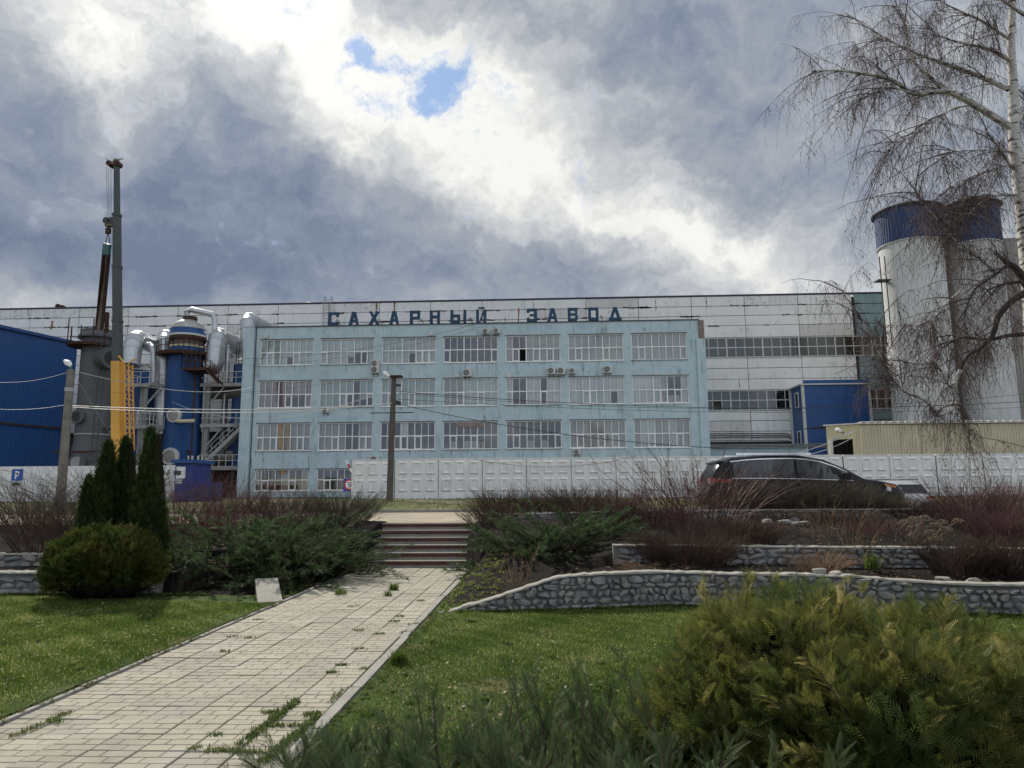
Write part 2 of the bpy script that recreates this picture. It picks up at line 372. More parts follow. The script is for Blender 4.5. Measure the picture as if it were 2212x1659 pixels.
for u, v in [(960, 1323), (1040, 1299), (1130, 1270), (1180, 1253), (1215, 1244), (1300, 1238), (1440, 1234), (1600, 1239), (1850, 1244), (1930, 1252), (2100, 1261), (2212, 1262)]:
    b = 9.9
    for _ in range(4): p = at(u, v, b); b = w1y(p.x)
    W1T.append((p.x, p.z))
W1T.append((14, W1T[-1][1]))
def w1z(x): return lerp_(W1T, x)
def w2y(x): return 11.9-.02*x
def w2z(x): return .70 - .01*x
def w3y(x): return 16.9
def right_h(x, y):
    if y < w1y(x)+.2: return -.02
    edge = ss(-1.55, -.9, x) if y < 14.6 else ss(-1.75, -1.6, x)
    if x < -1.5 and y < 14.95: return -.03
    ramp = max(0, min(.86, (y-10.2)/6.0*.86))*edge
    z1 = max(0, w1z(x)-.06)
    if y < w2y(x)+.13: t = z1
    else: t = w2z(x)-.06+.30*ss(w2y(x), 16.8, y)
    w = ss(.3, 1.5, x)
    return (ramp*(1-w)+t*w) + bump2(x, y)*.8*edge + .0
def left_h(x, y):
    if y < 11.43+.9*ss(-6.3, -5.6, x): return -.02
    edge = 1-ss(-4.6, -3.85, x) if y < 14.6 else 1-ss(-3.72, -3.6, x)
    if x > -3.9 and y < 14.95: return -.03
    t = .28 if y < 12.87 else .50+.30*ss(12.7, 16.8, y)
    w = 1-ss(-6, -5, x)
    ramp = max(0, min(.86, (y-11)/5.3*.86))
    return (ramp*(1-w)+t*w)*edge + bump2(x, y)*.8*edge
lin = lambda a, b, s: list(np.arange(a, b+s*.5, s))
grid('lawn', m_lawn, lin(-30, -3.95, .4)+[-3.93], lin(-6, 11.3, .35), lambda x, y: .0+.2*bump2(x, y)*ss(-3.9, -4.4, x) if x > -99 else 0, kind='structure')
grid('lawn', m_lawn, [-1.5]+lin(-1.2, 26, .4), lin(-6, 10.3, .3), lambda x, y: .003+.2*bump2(x, y)*ss(-1.5, -1.0, x), kind='structure')
grid('planting_bed', m_soil, [-1.64, -1.57]+lin(-1.5, 3, .15)+lin(3.3, 30, .5), lin(9.6, 11.9, .1)+[11.97, 12.03]+lin(12.15, 16.9, .3), right_h, kind='structure')
grid('planting_bed', m_soil, lin(-30, -8, 1)+lin(-7.8, -3.95, .15)+[-3.82, -3.74, -3.66], [11.1, 11.42, 11.45]+lin(11.6, 12.7, .2)+[12.86, 12.88]+lin(13.0, 16.9, .3), left_h, kind='structure')
MB().box((PX0-.02, -4, -.15), (PX1+.02, SB, -.03)).build('path_bed', m_grout, kind='structure')
grid('ground', m_ground, [-60, 60], [-20, 60], lambda x, y: -.3, kind='structure')
# road, verge, far ground
def dip(x, y): return -.52*ss(7.5, 11, x)*ss(25, 28, y)*(1-ss(38, 43, y))
grid('road', m_road, lin(-60, 60, 4), [16.5, 18, 20, 22, 24.1], lambda x, y: .84, kind='structure')
grid('verge', m_verge, lin(-60, -12, 4)+lin(-10, 20, 1)+lin(22, 60, 4), lin(24.1, 56, 1.2), lambda x, y: .86+.12*ss(25, 46, y)+dip(x, y)+.03*math.sin(x*.9+y*.5)*ss(24.3, 27, y), kind='structure')
grid('ground', m_ground, [-900, -300, -60, 60, 300, 900], [50, 70, 200, 500, 1200], lambda x, y: .93, kind='structure')
grid('ground', m_ground, [-300, -60, -30], [-300, -6, 18, 56], lambda x, y: -.05 if y < 17 else .8, kind='structure')
grid('ground', m_ground, [26, 60, 300], [-300, -6, 18, 56], lambda x, y: -.05 if y < 17 else .8, kind='structure')
grid('ground', m_ground, [-60, 60], [-300, -6], lambda x, y: -.06, kind='structure')
mb = MB()
for k in range(40):
    x = -60+k*3; mb.box((x, 24.02, .7), (x+2.97, 24.17, .93+.01*math.sin(k*2.1)))
mb.build('road_kerb', m_cope, kind='structure')
# paving slabs, each with its cast blocks
TL = .3
def tile_mesh(seed):
    r = random.Random(seed); mb = MB(); g = .0016
    lay = [(0, 0, .64, .33), (.64, 0, 1, .33), (0, .33, .36, .66), (.36, .33, 1, .66), (0, .66, .60, 1), (.60, .66, 1, 1)]
    if seed % 2: lay = [(1-c, b, 1-a, d) for a, b, c, d in lay]
    for a, b, c, d in lay:
        x0, y0, x1, y1 = a*TL+g, b*TL+g, c*TL-g, d*TL-g; z = r.uniform(-.0012, .0012); e = .005
        vs = [(x0, y0, -.0055), (x1, y0, -.0055), (x1, y1, -.0055), (x0, y1, -.0055), (x0+e, y0+e, z), (x1-e, y0+e, z), (x1-e, y1-e, z), (x0+e, y1-e, z)]
        mb.add([(x-TL/2, y-TL/2, q) for x, y, q in vs], [(4, 5, 6, 7), (0, 1, 5, 4), (1, 2, 6, 5), (2, 3, 7, 6), (3, 0, 4, 7)])
    mb.box((-TL/2+.003, -TL/2+.003, -.035), (TL/2-.003, TL/2-.003, -.005))
    return mb
tiles = [tile_mesh(k).mesh('paving_slab', m_pave[k % 3], (0, 0, 0)) for k in range(6)]
path = root('paved_path', (-2.7, 9, -.02), 'pale paved footpath of small cast slabs leading up to the steps', 'path')
path['kind'] = 'structure'; del path['category']; del path['label']; path.name = 'paved_path'
nc = 7; tw = (PX1-PX0)/nc; rows = int((SB-3.6)/(TL+.006))
for j in range(rows):
    for i in range(nc):
        o = inst('paving_slab', tiles[rnd.choice([0, 0, 1, 2, 2, 3, 4, 5])], path, (PX0+(i+.5)*tw, SB-(j+.5)*(TL+.006), rnd.uniform(-.004, .003)+.004*math.sin(i*.8+j*.35)),
             (rnd.uniform(-.008, .008), rnd.uniform(-.010, .010), rnd.uniform(-.008, .008)+rnd.choice([0, PI])), (tw/(TL+.006), 1, 1))
far = MB()
for j in range(rows, int((SB+4)/(TL+.006))):
    for i in range(nc):
        x, y = PX0+(i+.5)*tw, SB-(j+.5)*(TL+.006); k = far.m; far.box((x-tw/2+.004, y-TL/2+.003, -.03), (x+tw/2-.004, y+TL/2-.003, rnd.uniform(-.003, .002)))
far.build('paving_slab', m_pave[0], path, kind='stuff')
def kerbs(x0, x1, h, name):
    y = 3.0; L = 1.0
    while y < 14.9:
        z = h+rnd.uniform(-.006, .006); dx = rnd.uniform(-.012, .012); L = 1.0; y2 = min(y+L-.01, 14.95)
        MB().add([(x0+dx, y, -.1), (x1+dx, y, -.1), (x1+dx, y2, -.1), (x0+dx, y2, -.1), (x0+dx+.01, y, z), (x1+dx-.01, y, z), (x1+dx-.01, y2, z), (x0+dx+.01, y2, z)],
                 [(0, 3, 2, 1), (4, 5, 6, 7), (0, 1, 5, 4), (1, 2, 6, 5), (2, 3, 7, 6), (3, 0, 4, 7)]).build('kerb_stone', m_kerb, path)
        y += L
kerbs(PX1+.012, PX1+.115, .014, 'r'); kerbs(PX0-.075, PX0-.012, .012, 'l')
# steps
st = root('garden_steps', (-2.65, SB, 0), 'six wide garden steps with red-brown riser bands at the end of the paved path', 'steps')
SX0, SX1 = -3.72, -1.58
for k in range(6):
    y = SB+k*.27; z = k*.14
    MB().box((SX0, y+.02, z-.02 if k else -.1), (SX1, y+.6, z+.118)).build('step_core', m_conc, st)
    x = SX0
    while x < SX1-.05:
        w = min(.235, SX1-x)
        for_ = MB().box((x+.003, y, z+.002), (x+w-.003, y+.06, z+.055)); for_.build('step_brick', m_pave[1] if rnd.random() < .6 else m_kerb, st); x += .235
    MB().box((SX0-.03, y-.012, z+.056), (SX1+.03, y+.05, z+.122)).build('riser_band', m_redriser, st)
    MB().box((SX0-.03, y-.018, z+.1225), (SX1+.03, y+.27, z+.14)).build('tread', m_cope, st)

# ------------------------------------------------------------------ dry stone walls
def rock(seed, sub=1):
    import bmesh
    bm = bmesh.new(); bmesh.ops.create_icosphere(bm, subdivisions=2, radius=.5); r = random.Random(seed)
    cuts = [Vector((r.uniform(-1, 1), r.uniform(-1, 1), r.uniform(-1, 1))).normalized() for _ in range(8)]; ds = [r.uniform(.36, .50) for _ in cuts]
    for v in bm.verts:
        c = v.co*1.5
        c = Vector((max(-.5, min(.5, c.x)), max(-.5, min(.5, c.y)), max(-.5, min(.5, c.z))))
        for n, d in zip(cuts, ds):
            k = c.dot(n)-d
            if k > 0: c -= n*k
        v.co = c
    me = bpy.data.meshes.new('stone'); bm.to_mesh(me); bm.free(); me.materials.append(m_stone[seed % 4]); return me
ROCKS = [rock(k) for k in range(16)]
def stone_wall(label, xs, fy, ft, fb, sw, sh, thick=.25, cap=.22, face=-1):
    x0, x1 = xs; rt = root('stone_wall', ((x0+x1)/2, fy((x0+x1)/2), 0), label, 'retaining wall', 'rubble stone retaining walls')
    core, cope = MB(), MB(); n = int((x1-x0)/.07); V, Vc = [], []
    for k in range(n+1):
        x = x0+(x1-x0)*k/n; y = fy(x); z = ft(x); b = fb(x)
        V += [(x, y+.035, b-.2), (x, y+thick, b-.2), (x, y+thick, z-.02), (x, y+.035, z-.02)]
        j = rnd.uniform(-.016, .016); jz = rnd.uniform(-.009, .009)
        Vc += [(x, y-.015+j, z-.022), (x, y+cap+j, z-.022), (x, y+cap+j, z+jz), (x, y+.0+j, z+jz)]
    F = [(4*k+a, 4*k+4+a, 4*k+4+(a+1) % 4, 4*k+(a+1) % 4) for k in range(n) for a in range(4)]+[(0, 1, 2, 3), (4*n+3, 4*n+2, 4*n+1, 4*n)]
    core.add(V, F).build('mortar_core', m_mortar, rt); cope.add(Vc, F).build('coping', m_cope, rt)
    cnt = 0; row = 0; stones = []
    zmin = min(fb(x0+(x1-x0)*k/20) for k in range(21)); z = zmin
    while z < max(ft(x0+(x1-x0)*k/20) for k in range(21)):
        h = sh*rnd.uniform(.75, 1.3); x = x0+rnd.uniform(0, sw)*.5
        while x < x1:
            w = sw*rnd.choice([.55, .7, .85, 1, 1.1, 1.35, 1.7]); xc = x+w/2; top = ft(xc)-.03; lo = z; hh = h*rnd.uniform(.85, 1.1)
            if lo+hh*.5 < top and lo+hh > fb(xc) and True:
                hh = min(hh, top-lo+.01); dy = (fy(xc+.05)-fy(xc-.05))/.1
                args = (ROCKS[rnd.randrange(16)], (xc, fy(xc)+.045, lo+hh/2+rnd.uniform(-.01, .01)), (rnd.uniform(-.12, .12), rnd.uniform(-.16, .16), math.atan(dy)+rnd.uniform(-.1, .1)), (w*.98, rnd.uniform(.12, .17), hh*1.04)); stones.append(args)
            x += w
        z += h
    stones.sort(key=lambda q: abs(q[1][0]-1.5))
    for me, lo_, ro_, sc_ in stones[:298]: inst('stone', me, rt, lo_, ro_, sc_)
    if len(stones) > 298:
        parts = []
        for me, lo_, ro_, sc_ in stones[298:]:
            V = np.zeros(len(me.vertices)*3); me.vertices.foreach_get('co', V); Mx = np.array(Matrix.LocRotScale(Vector(lo_), __import__('mathutils').Euler(ro_), Vector(sc_)))
            parts.append((V.reshape(-1, 3)@Mx[:3, :3].T+Mx[:3, 3], np.array([list(p.vertices) for p in me.polygons])))
        V, F = cat(parts); npmesh('stone', V, F, m_stone[1], rt, kind='stuff')
    return rt
stone_wall('long rubble stone wall in front, its light coping sloping down to the path at its left end', (-1.45, 8.2), w1y, w1z, lambda x: -.03, .128, .076)
stone_wall('second rubble wall of the right bank, standing higher behind the front wall', (1.1, 9.4), w2y, w2z, lambda x: max(.0, w1z(x)-.12), .19, .10)
stone_wall('highest low wall edging the road behind the right-hand shrubs', (-1.45, 16), w3y, lambda x: 1.03+.06*ss(-.5, 3, x), lambda x: .78, .30, .11, .2, .2)
stone_wall('lower rubble wall at the left edge beside the round clipped bush', (-10.5, -6.15), lambda x: 11.25, lambda x: at(20, 1241, 11.2).z*(1-.5*ss(-6.6, -6.15, x))+.03, lambda x: -.03, .22, .11, cap=.3)
sl_ = MB().beam((-4.45, 11.45, .17), (-3.98, 10.42, -.035), .34, .10); sl_.build('path_edge_slab', m_cope, origin=(-4.2, 10.9, 0), label='sloping concrete slab between the left juniper and the lawn beside the path', cat='slab')
stone_wall('upper rubble wall at the left edge behind the thorny shrub', (-11.5, -6.2), lambda x: 12.7, lambda x: at(20, 1196, 12.7).z, lambda x: .22, .20, .12)
for k, (u, v, sx, sy, sz, lb) in enumerate([(1770, 1236, .20, .13, .11, 'grey-white round boulder lying on the wall coping left of the flat white one'), (1803, 1241, .30, .17, .10, 'flat white boulder lying on the wall coping'),
        (2035, 1250, .22, .14, .06, 'small pale rock sunk in the bed behind the front wall'), (2100, 1255, .17, .14, .08, 'pale rock under the dark shrub on the right')]):
    p = at(u, v, w1y(3)+.1 if k < 2 else w1y(5)+.35); o = inst('boulder', ROCKS[k*3], None, p, (0, 0, k), (sx, sy, sz)); tagp(o, lb, 'boulder')
    o.data = o.data.copy(); o.data.materials[0] = m_cope
for k, (u, v, Y, s) in enumerate([(1700, 1130, 15.4, .26), (1720, 1124, 15.8, .2), (1732, 1133, 15.2, .3), (1490, 1135, 15, .15), (1655, 1131, 15.6, .2)]):
    p = at(u, v, Y); tagp(inst('rock', ROCKS[k+5], None, (p.x, p.y, right_h(p.x, p.y)+.02), (0, .2, k), (s*1.5, s, s*.5)), ['largest grey rock half buried in the dark slope above the second wall','grey rock just behind the largest one on the dark slope','grey rock right of the largest one on the dark slope','small lone rock on the dark slope nearer the steps','grey rock left of the largest one on the dark slope'][k], 'rock', 'rocks on the right-hand slope')

# ================================================================== main blue building
BY = 68.75; bx0 = at(545, 707, BY).x; bx1 = at(1508, 692, BY).x; zt = at(1010, 700, BY).z; z0 = .85
XA = at(619.4, 755, BY).x; XB = at((2523+2750)/2*.54, 750, BY).x; PIT = (XB-XA)/6; WW = 5.40
rowz = [(at(603, 1060.6, BY).z, at(603, 1013.7, BY).z)]+[(at(1290, b, BY).z, at(1290, a, BY).z) for a, b in ((906.6, 968), (813, 873), (722, 779))]
bld = root('factory_office', ((bx0+bx1)/2, BY, z0), 'long four-storey pale blue office block with rows of wide white windows', 'building')
wall = MB(); TH = .4
edges = [bx0]+[e for c in range(7) for e in (XA+c*PIT-WW/2, XA+c*PIT+WW/2)]+[bx1]
for k in range(0, len(edges), 2): wall.box((edges[k], BY, z0), (edges[k+1], BY+TH, zt))
for c in range(7):
    xa, xb = edges[2*c+1], edges[2*c+2]; zs = [z0]+[q for r in rowz for q in r]+[zt]
    for k in range(0, len(zs), 2): wall.box((xa, BY, zs[k]), (xb, BY+TH, zs[k+1]))
wall.box((bx0, BY+TH, z0), (bx0+.4, BY+12.4, zt)).box((bx1-.4, BY+TH, z0), (bx1, BY+12.4, zt))
wall.build('wall', m_blue, bld)
MB().box((bx0+.4, BY+TH, zt-.4), (bx1-.4, BY+12.4, zt-.1)).build('roof', m_cap, bld)
cap = MB().box((bx0-.75, BY-.08, zt), (bx0+.1, BY+.45, zt+.1))
cap.box((bx0+.1, BY-.1, zt+.002), (bx1+.05, BY+.46, zt+.09)).build('parapet_flashing', m_cap, bld)
MB().box((bx0-.7, BY-.25, z0), (bx0+.35, BY-.002, zt)).build('corner_pilaster', m_blue, bld)
MB().box((bx0+.42, BY-.05, z0), (bx0+.50, BY-.003, zt)).build('joint_strip', m_dark, bld)
MB().box((bx1-.3, BY-.2, z0), (bx1+.55, BY-.002, zt-1.9)).build('corner_pilaster', m_blue, bld)
mbk = MB().box((bx1+.0, BY-.1, zt-1.9), (bx1+.5, BY-.003, zt-.02)).build('brick_core', m_mortar, bld)
brk = MB().box((-.12, -.05, -.035), (.12, .05, .035)).mesh('brick', m_brick, (0, 0, 0))
for j in range(23):
    for i in range(2): inst('brick', brk, bld, (bx1+.125+.25*i+(.03 if j % 2 else -.02), BY-.12+rnd.uniform(-.01, .02), zt-1.86+.08*j))
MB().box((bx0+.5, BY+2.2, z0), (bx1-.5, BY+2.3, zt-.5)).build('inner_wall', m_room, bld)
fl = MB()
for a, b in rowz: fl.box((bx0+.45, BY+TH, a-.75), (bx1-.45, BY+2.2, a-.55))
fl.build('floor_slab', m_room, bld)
def wavy(mb, xa, xb, za, zb, y, amp=.05, p=.22):
    n = max(2, int((xb-xa)/p)*2); vs = []
    for k in range(n+1):
        x = xa+(xb-xa)*k/n; yy = y+(amp if k % 2 else -amp)*rnd.uniform(.6, 1.2); vs += [(x, yy, za), (x, yy, zb)]
    mb.add(vs, [(2*k, 2*k+2, 2*k+3, 2*k+1) for k in range(n)])
CFG = {3: ['LLLLlLLL:3210', 'LLLLlllL', 'LLLLlLLL', '........', 'G..GGGGG', 'GGGGGGGG', 'GGGGGGGG'],
       2: ['PPPPpppP', 'TTTTt.tt', 'TTTTTTTT', 'GGGLLLLL', 'W..WW.WW', 'WLWWLWlW', 'WWWLGddL'],
       1: ['GGGGGGGG', 'GGGG..GG', '...w....', '.d.ddd..', '...d.d..', 'GGGGGGGG', 'GLLGGLGG'],
       0: ['G...G..G', '....dG..', '........', '........', '........', '........', '........']}
panes_far = MB(); npane = 0
for r in (3, 2, 1, 0):
    for c in range(7):
        xa, xb = XA+c*PIT-WW/2, XA+c*PIT+WW/2; za, zb = rowz[r]
        if r == 0 and c > 1: za_, n_ = za, 0
        w = root('window', ((xa+xb)/2, BY+.1, za), None, None); w.parent = bld; w.location = Vector(w.location)-Vector(bld.location)
        fr = MB(); y0, y1 = BY+.10, BY+.18; pw = (xb-xa)/8; zm = za+(zb-za)*.5
        fr.box((xa, y0, za), (xa+.09, y1, zb)).box((xb-.09, y0, za), (xb, y1, zb)).box((xa+.09, y0, za), (xb-.09, y1, za+.09)).box((xa+.09, y0, zb-.09), (xb-.09, y1, zb))
        for k in range(1, 8):
            t = .075 if k in (3, 5) else .05
            if k == 3 and r > 1: t = .10
            fr.box((xa+k*pw-t/2, y0-.004, za+.09), (xa+k*pw+t/2, y1-.004, zb-.09))
        fr.box((xa+.09, y0+.004, zm-.045), (xb-.09, y1+.004, zm+.045))
        sash = rnd.sample(range(8), 2 if rnd.random() < .6 else 3) if r else [1, 5]
        for k in sash:
            a, b = xa+k*pw+.04, xa+(k+1)*pw-.04
            for q in ((a, za+.09, a+.06, zm-.045), (b-.06, za+.09, b, zm-.045), (a+.06, za+.09, b-.06, za+.15), (a+.06, zm-.105, b-.06, zm-.045)):
                fr.box((q[0], y0-.03, q[1]), (q[2], y0+.02, q[3]))
        fr.build('frame', m_pvc, w)
        MB().box((xa-.06, BY-.09, za-.05), (xb+.06, BY+.1, za+.01)).build('sill', m_pvc if rnd.random() < .6 else m_steel, w)
        MB().box((xa-.03, BY-.05, zb), (xb+.03, BY+.02, zb+.05)).build('drip_flashing', m_cap, w)
        cfg = CFG[r][c][:8]; cols = {}
        for k, ch in enumerate(cfg):
            a, b = xa+k*pw, xa+(k+1)*pw
            if ch == '.': continue
            if ch.isupper(): cols.setdefault(ch, []).append((a, b, za, zb))
            elif ch == 'd': cols.setdefault('G', []).append((a, b, za, za+(zm-za)*.6))
            elif ch == 'w': cols.setdefault('W', []).append((a, b, zm, zb))
            else: cols.setdefault(ch.upper(), []).append((a, b, zm-(zb-zm)*rnd.uniform(0, .5), zb))
        for ch, L in cols.items():
            cm = MB()
            for a, b, p, q in L: wavy(cm, a+.02, b-.02, p, q, BY+.34, .02 if ch in 'LT' else .045, .13 if ch in 'LT' else .2)
            cm.build('curtain', m_cur[ch], w)
        for k in range(8):
            for (p, q) in ((za+.09, zm-.045), (zm+.045, zb-.09)):
                a, b = xa+k*pw+.03, xa+(k+1)*pw-.03
                if (c, r, k) == (4, 3, 2) and p < zm-.5: continue
                if npane < 298 and (r > 0): MB().box((a, BY+.135, p), (b, BY+.145, q)).build('pane', GLASS, w); npane += 1
                else: panes_far.box((a, BY+.135, p), (b, BY+.145, q))
panes_far.build('pane', GLASS, bld, kind='stuff')
stn = MB()
for r in range(4):
    for c in range(7):
        for k in range(7):
            x = XA+c*PIT-WW/2+rnd.uniform(-.05, WW); L = rnd.uniform(.15, .9)*rnd.random(); w = rnd.uniform(.02, .10); z = rowz[r][0]-.055
            stn.prism([(x-w, z), (x+w, z), (x+w*.3, z-L)][::-1], BY-.0060-.0002*k, BY-.002)
stn.build('sill_run_stain', M('run_stain', (.27, .36, .385), .9, var=.2, scale=3), bld, kind='stuff')
# stains and cracks where plaster has fallen
for u, v, w_, h_ in [(985, 912, 60, 10), (1510, 745, 8, 20), (1390, 710, 5, 3)]:
    p = at(u, v, BY); q = at(u+w_, v+h_, BY); n = 9
    top = [(p.x+(q.x-p.x)*k/n, p.z-rnd.uniform(0, .5)*abs(p.z-q.z)*(1 if k in (0, n) else .6)) for k in range(n+1)]
    MB().prism([(q.x, q.z), (p.x, q.z)]+top, BY-.012, BY-.002).build('plaster_patch', m_brick, bld)
for u, v, L in [(1072, 777, 25), (838, 980, 40), (1355, 975, 20), (668, 985, 40), (545, 990, 50), (1290, 715, 25)]:
    p = at(u, v, BY); pts = [(p.x+rnd.uniform(-.12, .12), BY-.01, p.z-k*L/34*.35) for k in range(5)]
    MB().tube(pts, .018, 4).build('wall_cable', m_dark, bld)

# roof letters
ls = root('roof_sign', ((bx0+bx1)/2, BY+.1, zt+.1), 'blue free-standing roof letters spelling САХАРНЫЙ ЗАВОД along the front edge', 'sign')
def strokes(ch):
    w, t = 1.0, .27
    H_ = 1.0
    V = lambda x, a=0, b=1: [(x, a), (x+t, a), (x+t, b), (x, b)]
    Hh = lambda z, a=0, b=1, tt=.2: [(a, z), (b, z), (b, z+tt), (a, z+tt)]
    D = {
     'С': [V(0), Hh(0, t, 1), Hh(.8, t, 1), [(1-t, .2), (1, .2), (1, .38), (1-t, .38)], [(1-t, .64), (1, .64), (1, .8), (1-t, .8)]],
     'А': [[(0, 0), (t, 0), (.62, 1), (.3, 1)], [(1-t, 0), (1, 0), (.7, 1), (.4, 1)], Hh(.2, .27, .73, .18)],
     'Х': [[(0, 0), (.3, 0), (1, 1), (.7, 1)], [(.7, 0), (1, 0), (.3, 1), (0, 1)]],
     'Р': [V(0), Hh(.8, t, 1), Hh(.33, t, 1), V(1-t, .53, .8)],
     'Н': [V(0), V(1-t), Hh(.4, t, 1-t)],
     'Ы': [V(0), Hh(0, t, .95), Hh(.45, t, .95), [(.95-t, .2), (.95, .2), (.95, .45), (.95-t, .45)], V(1.28)],
     'Й': [V(0), V(1-t), [(t, 0), (t+.12, .0), (1-t, .62), (1-t, .95)], [(.25, 1.06), (.75, 1.06), (.85, 1.18), (.15, 1.18)]],
     'З': [V(1-t), Hh(0, 0, 1-t), Hh(.8, 0, 1-t), Hh(.42, .3, 1-t, .16), [(0, .2), (t, .2), (t, .3), (0, .3)], [(0, .7), (t, .7), (t, .8), (0, .8)]],
     'В': [V(0), Hh(0, t, .9), Hh(.8, t, .9), Hh(.42, t, .85, .16), [(1-t, .06), (1, .1), (1, .45), (1-t, .5)], [(1-t, .5), (.96, .55), (.96, .9), (1-t, .95)]],
     'О': [V(0), V(1-t), Hh(0, t, 1-t), Hh(.8, t, 1-t)],
     'Д': [Hh(.0, -.08, 1.08, .2), [(.05, .2), (.33, .2), (.62, 1), (.34, 1)], [(.67, .2), (.95, .2), (.66, 1), (.38, 1)]]}
    return D[ch]
fx = lambda x: (1350+x/1.77)*.54
LET = [('С', 1310.7*.54, 1353*.54)]+[(c, fx(a), fx(b)) for c, a, b in [('А', 78, 147), ('Х', 218, 293), ('А', 365, 432), ('Р', 510, 582), ('Н', 652, 723), ('Ы', 798, 910), ('Й', 980, 1053), ('З', 1340, 1414), ('А', 1488, 1558), ('В', 1631, 1703), ('О', 1777, 1850), ('Д', 1928, 2008)]]
LH = 1.33
m_signl = M('letter_edge', (.10, .17, .19), .6)
for ch, ua, ub in LET:
    xa, xb = at(ua, 690, BY).x, at(ub, 690, BY).x; wd = xb-xa; sc_ = wd/(1.55 if ch == 'Ы' else 1.0); L = MB(); zb_ = zt+.17
    for k, poly in enumerate(strokes(ch)):
        L.prism([(xa+x*sc_, zb_+z*LH) for x, z in poly], BY+.1+.004*k, BY+.34-.004*k)
    L.build('letter', m_sign, ls)
    for x in (.2, .8): MB().beam((xa+wd*x, BY+.3, zb_+.7), (xa+wd*x, BY+1.2, zt+.05), .05).build('strut', m_steel, ls)
sb = MB().box((at(700, 700, BY).x, BY+.16, zt+.09), (at(1350, 690, BY).x, BY+.24, zt+.15)); sb.build('base_rail', m_steel, ls)
FLL = ['parapet floodlight between the first letter С and the first А', 'parapet floodlight between the Х and the second А', 'parapet floodlight between the letters Р and Н', 'left of the two parapet floodlights close together after the letter Ы', 'right of the two parapet floodlights close together after the letter Ы', 'parapet floodlight between З and А of the second word', 'parapet floodlight just before the last letter Д']
for x in [842, 1145, 1450, 1805]:
    p = at((900+x/1.843)*.54, 690, BY); f = root('floodlight', (p.x, BY-.35, zt+.1), FLL.pop(0), 'floodlight', 'floodlights along the parapet')
    MB().beam((p.x+.25, BY, zt+.1), (p.x, BY-.35, zt+.35), .04).build('arm', m_dark, f); MB().box((p.x-.13, BY-.5, zt+.33), (p.x+.13, BY-.3, zt+.52)).build('lamp_head', m_steel, f)
for x in [160, 707, 1113]:
    p = at((1800+x/1.844)*.54, 690, BY); f = root('floodlight', (p.x, BY-.35, zt+.1), FLL.pop(0), 'floodlight', 'floodlights along the parapet')
    MB().beam((p.x+.2, BY, zt+.1), (p.x, BY-.35, zt+.35), .04).build('arm', m_dark, f); MB().box((p.x-.13, BY-.5, zt+.33), (p.x+.13, BY-.3, zt+.52)).build('lamp_head', m_steel, f)

# air conditioners
def ac(u, v, w, h, label, Y=BY, fans=1):
    p = at(u, v, Y); r = root('air_conditioner', (p.x, Y-.4, p.z-h/2), label, 'air conditioner', 'air conditioner units on the facades')
    x0, x1, z_, z1 = p.x-w/2, p.x+w/2, p.z-h/2, p.z+h/2
    MB().box((x0, Y-.42, z_), (x1, Y-.08, z1)).build('casing', m_ac, r)
    MB().box((x1-w*.24, Y-.428, z_+.04), (x1-.03, Y-.421, z1-.04)).build('side_panel', m_ac, r)
    for k in range(fans):
        cz = z_+h*(k+.5)/fans; rad = min(w*.34, h/fans*.42); cx = x0+w*.40
        g = MB(); g.tube([(cx, Y-.45, cz), (cx, Y-.423, cz)], rad, 20)
        fo = g.build('fan_grille', m_acg, r)
        rg = MB()
        for q in (1, .72, .45): 
            pts = [(cx+rad*q*math.cos(a), Y-.455, cz+rad*q*math.sin(a)) for a in np.linspace(0, 2*PI, 17)]; rg.tube(pts, .011, 4, False)
        rg.build('grille_ring', m_steel, r)
        MB().tube([(cx, Y-.47, cz), (cx, Y-.45, cz)], rad*.18, 10).build('fan_hub', m_ac, r)
    for s in (.2, .8): MB().beam((x0+w*s, Y-.4, z_-.025), (x0+w*s, Y, z_-.025), .045).beam((x0+w*s, Y-.05, z_-.3), (x0+w*s, Y-.35, z_-.05), .035).build('bracket', m_dark, r)
ac(812, 793, .78, 1.25, 'tall twin-fan air conditioner between the second and third windows of the blue facade', fans=2)
ac(1010, 806, .85, .75, 'single air conditioner under the fourth top-floor window', )
ac(1050, 717, .68, .5, 'left of the two air conditioners under the parapet above the fourth window')
ac(1073, 716, .70, .5, 'right of the two air conditioners under the parapet, with a black hose')
ac(1191, 802, .78, .66, 'leftmost of the three air conditioners below the fifth and sixth top windows')
ac(1212, 802, .80, .70, 'middle one of the three air conditioners in a row on the blue facade')
ac(1236, 802, .62, .54, 'small rightmost unit of the three air conditioners in a row')
ac(1312, 799, .84, .70, 'lone air conditioner under the gap of the sixth and seventh top windows')
ac(705, 886, .72, .52, 'small air conditioner at the lower left corner of the second third-floor window')
ac(1246, 976, .64, .5, 'small air conditioner just above the white fence')
ac(811, 992, .95, .6, 'air conditioner mostly hidden behind the top of the white fence')
ac(1514.5, 752, .55, .9, 'air conditioner hung on the factory wall beside the blue building corner', Y=81.4)
for u, v in [(575, 727), (932, 722), (1315-215, 812), (1417, 807), (1073-85, 812)]:
    p = at(u, v, BY); MB().box((p.x-.2, BY-.16, p.z-.16), (p.x+.2, BY-.002, p.z+.16)).build('vent_box', m_ac, bld)

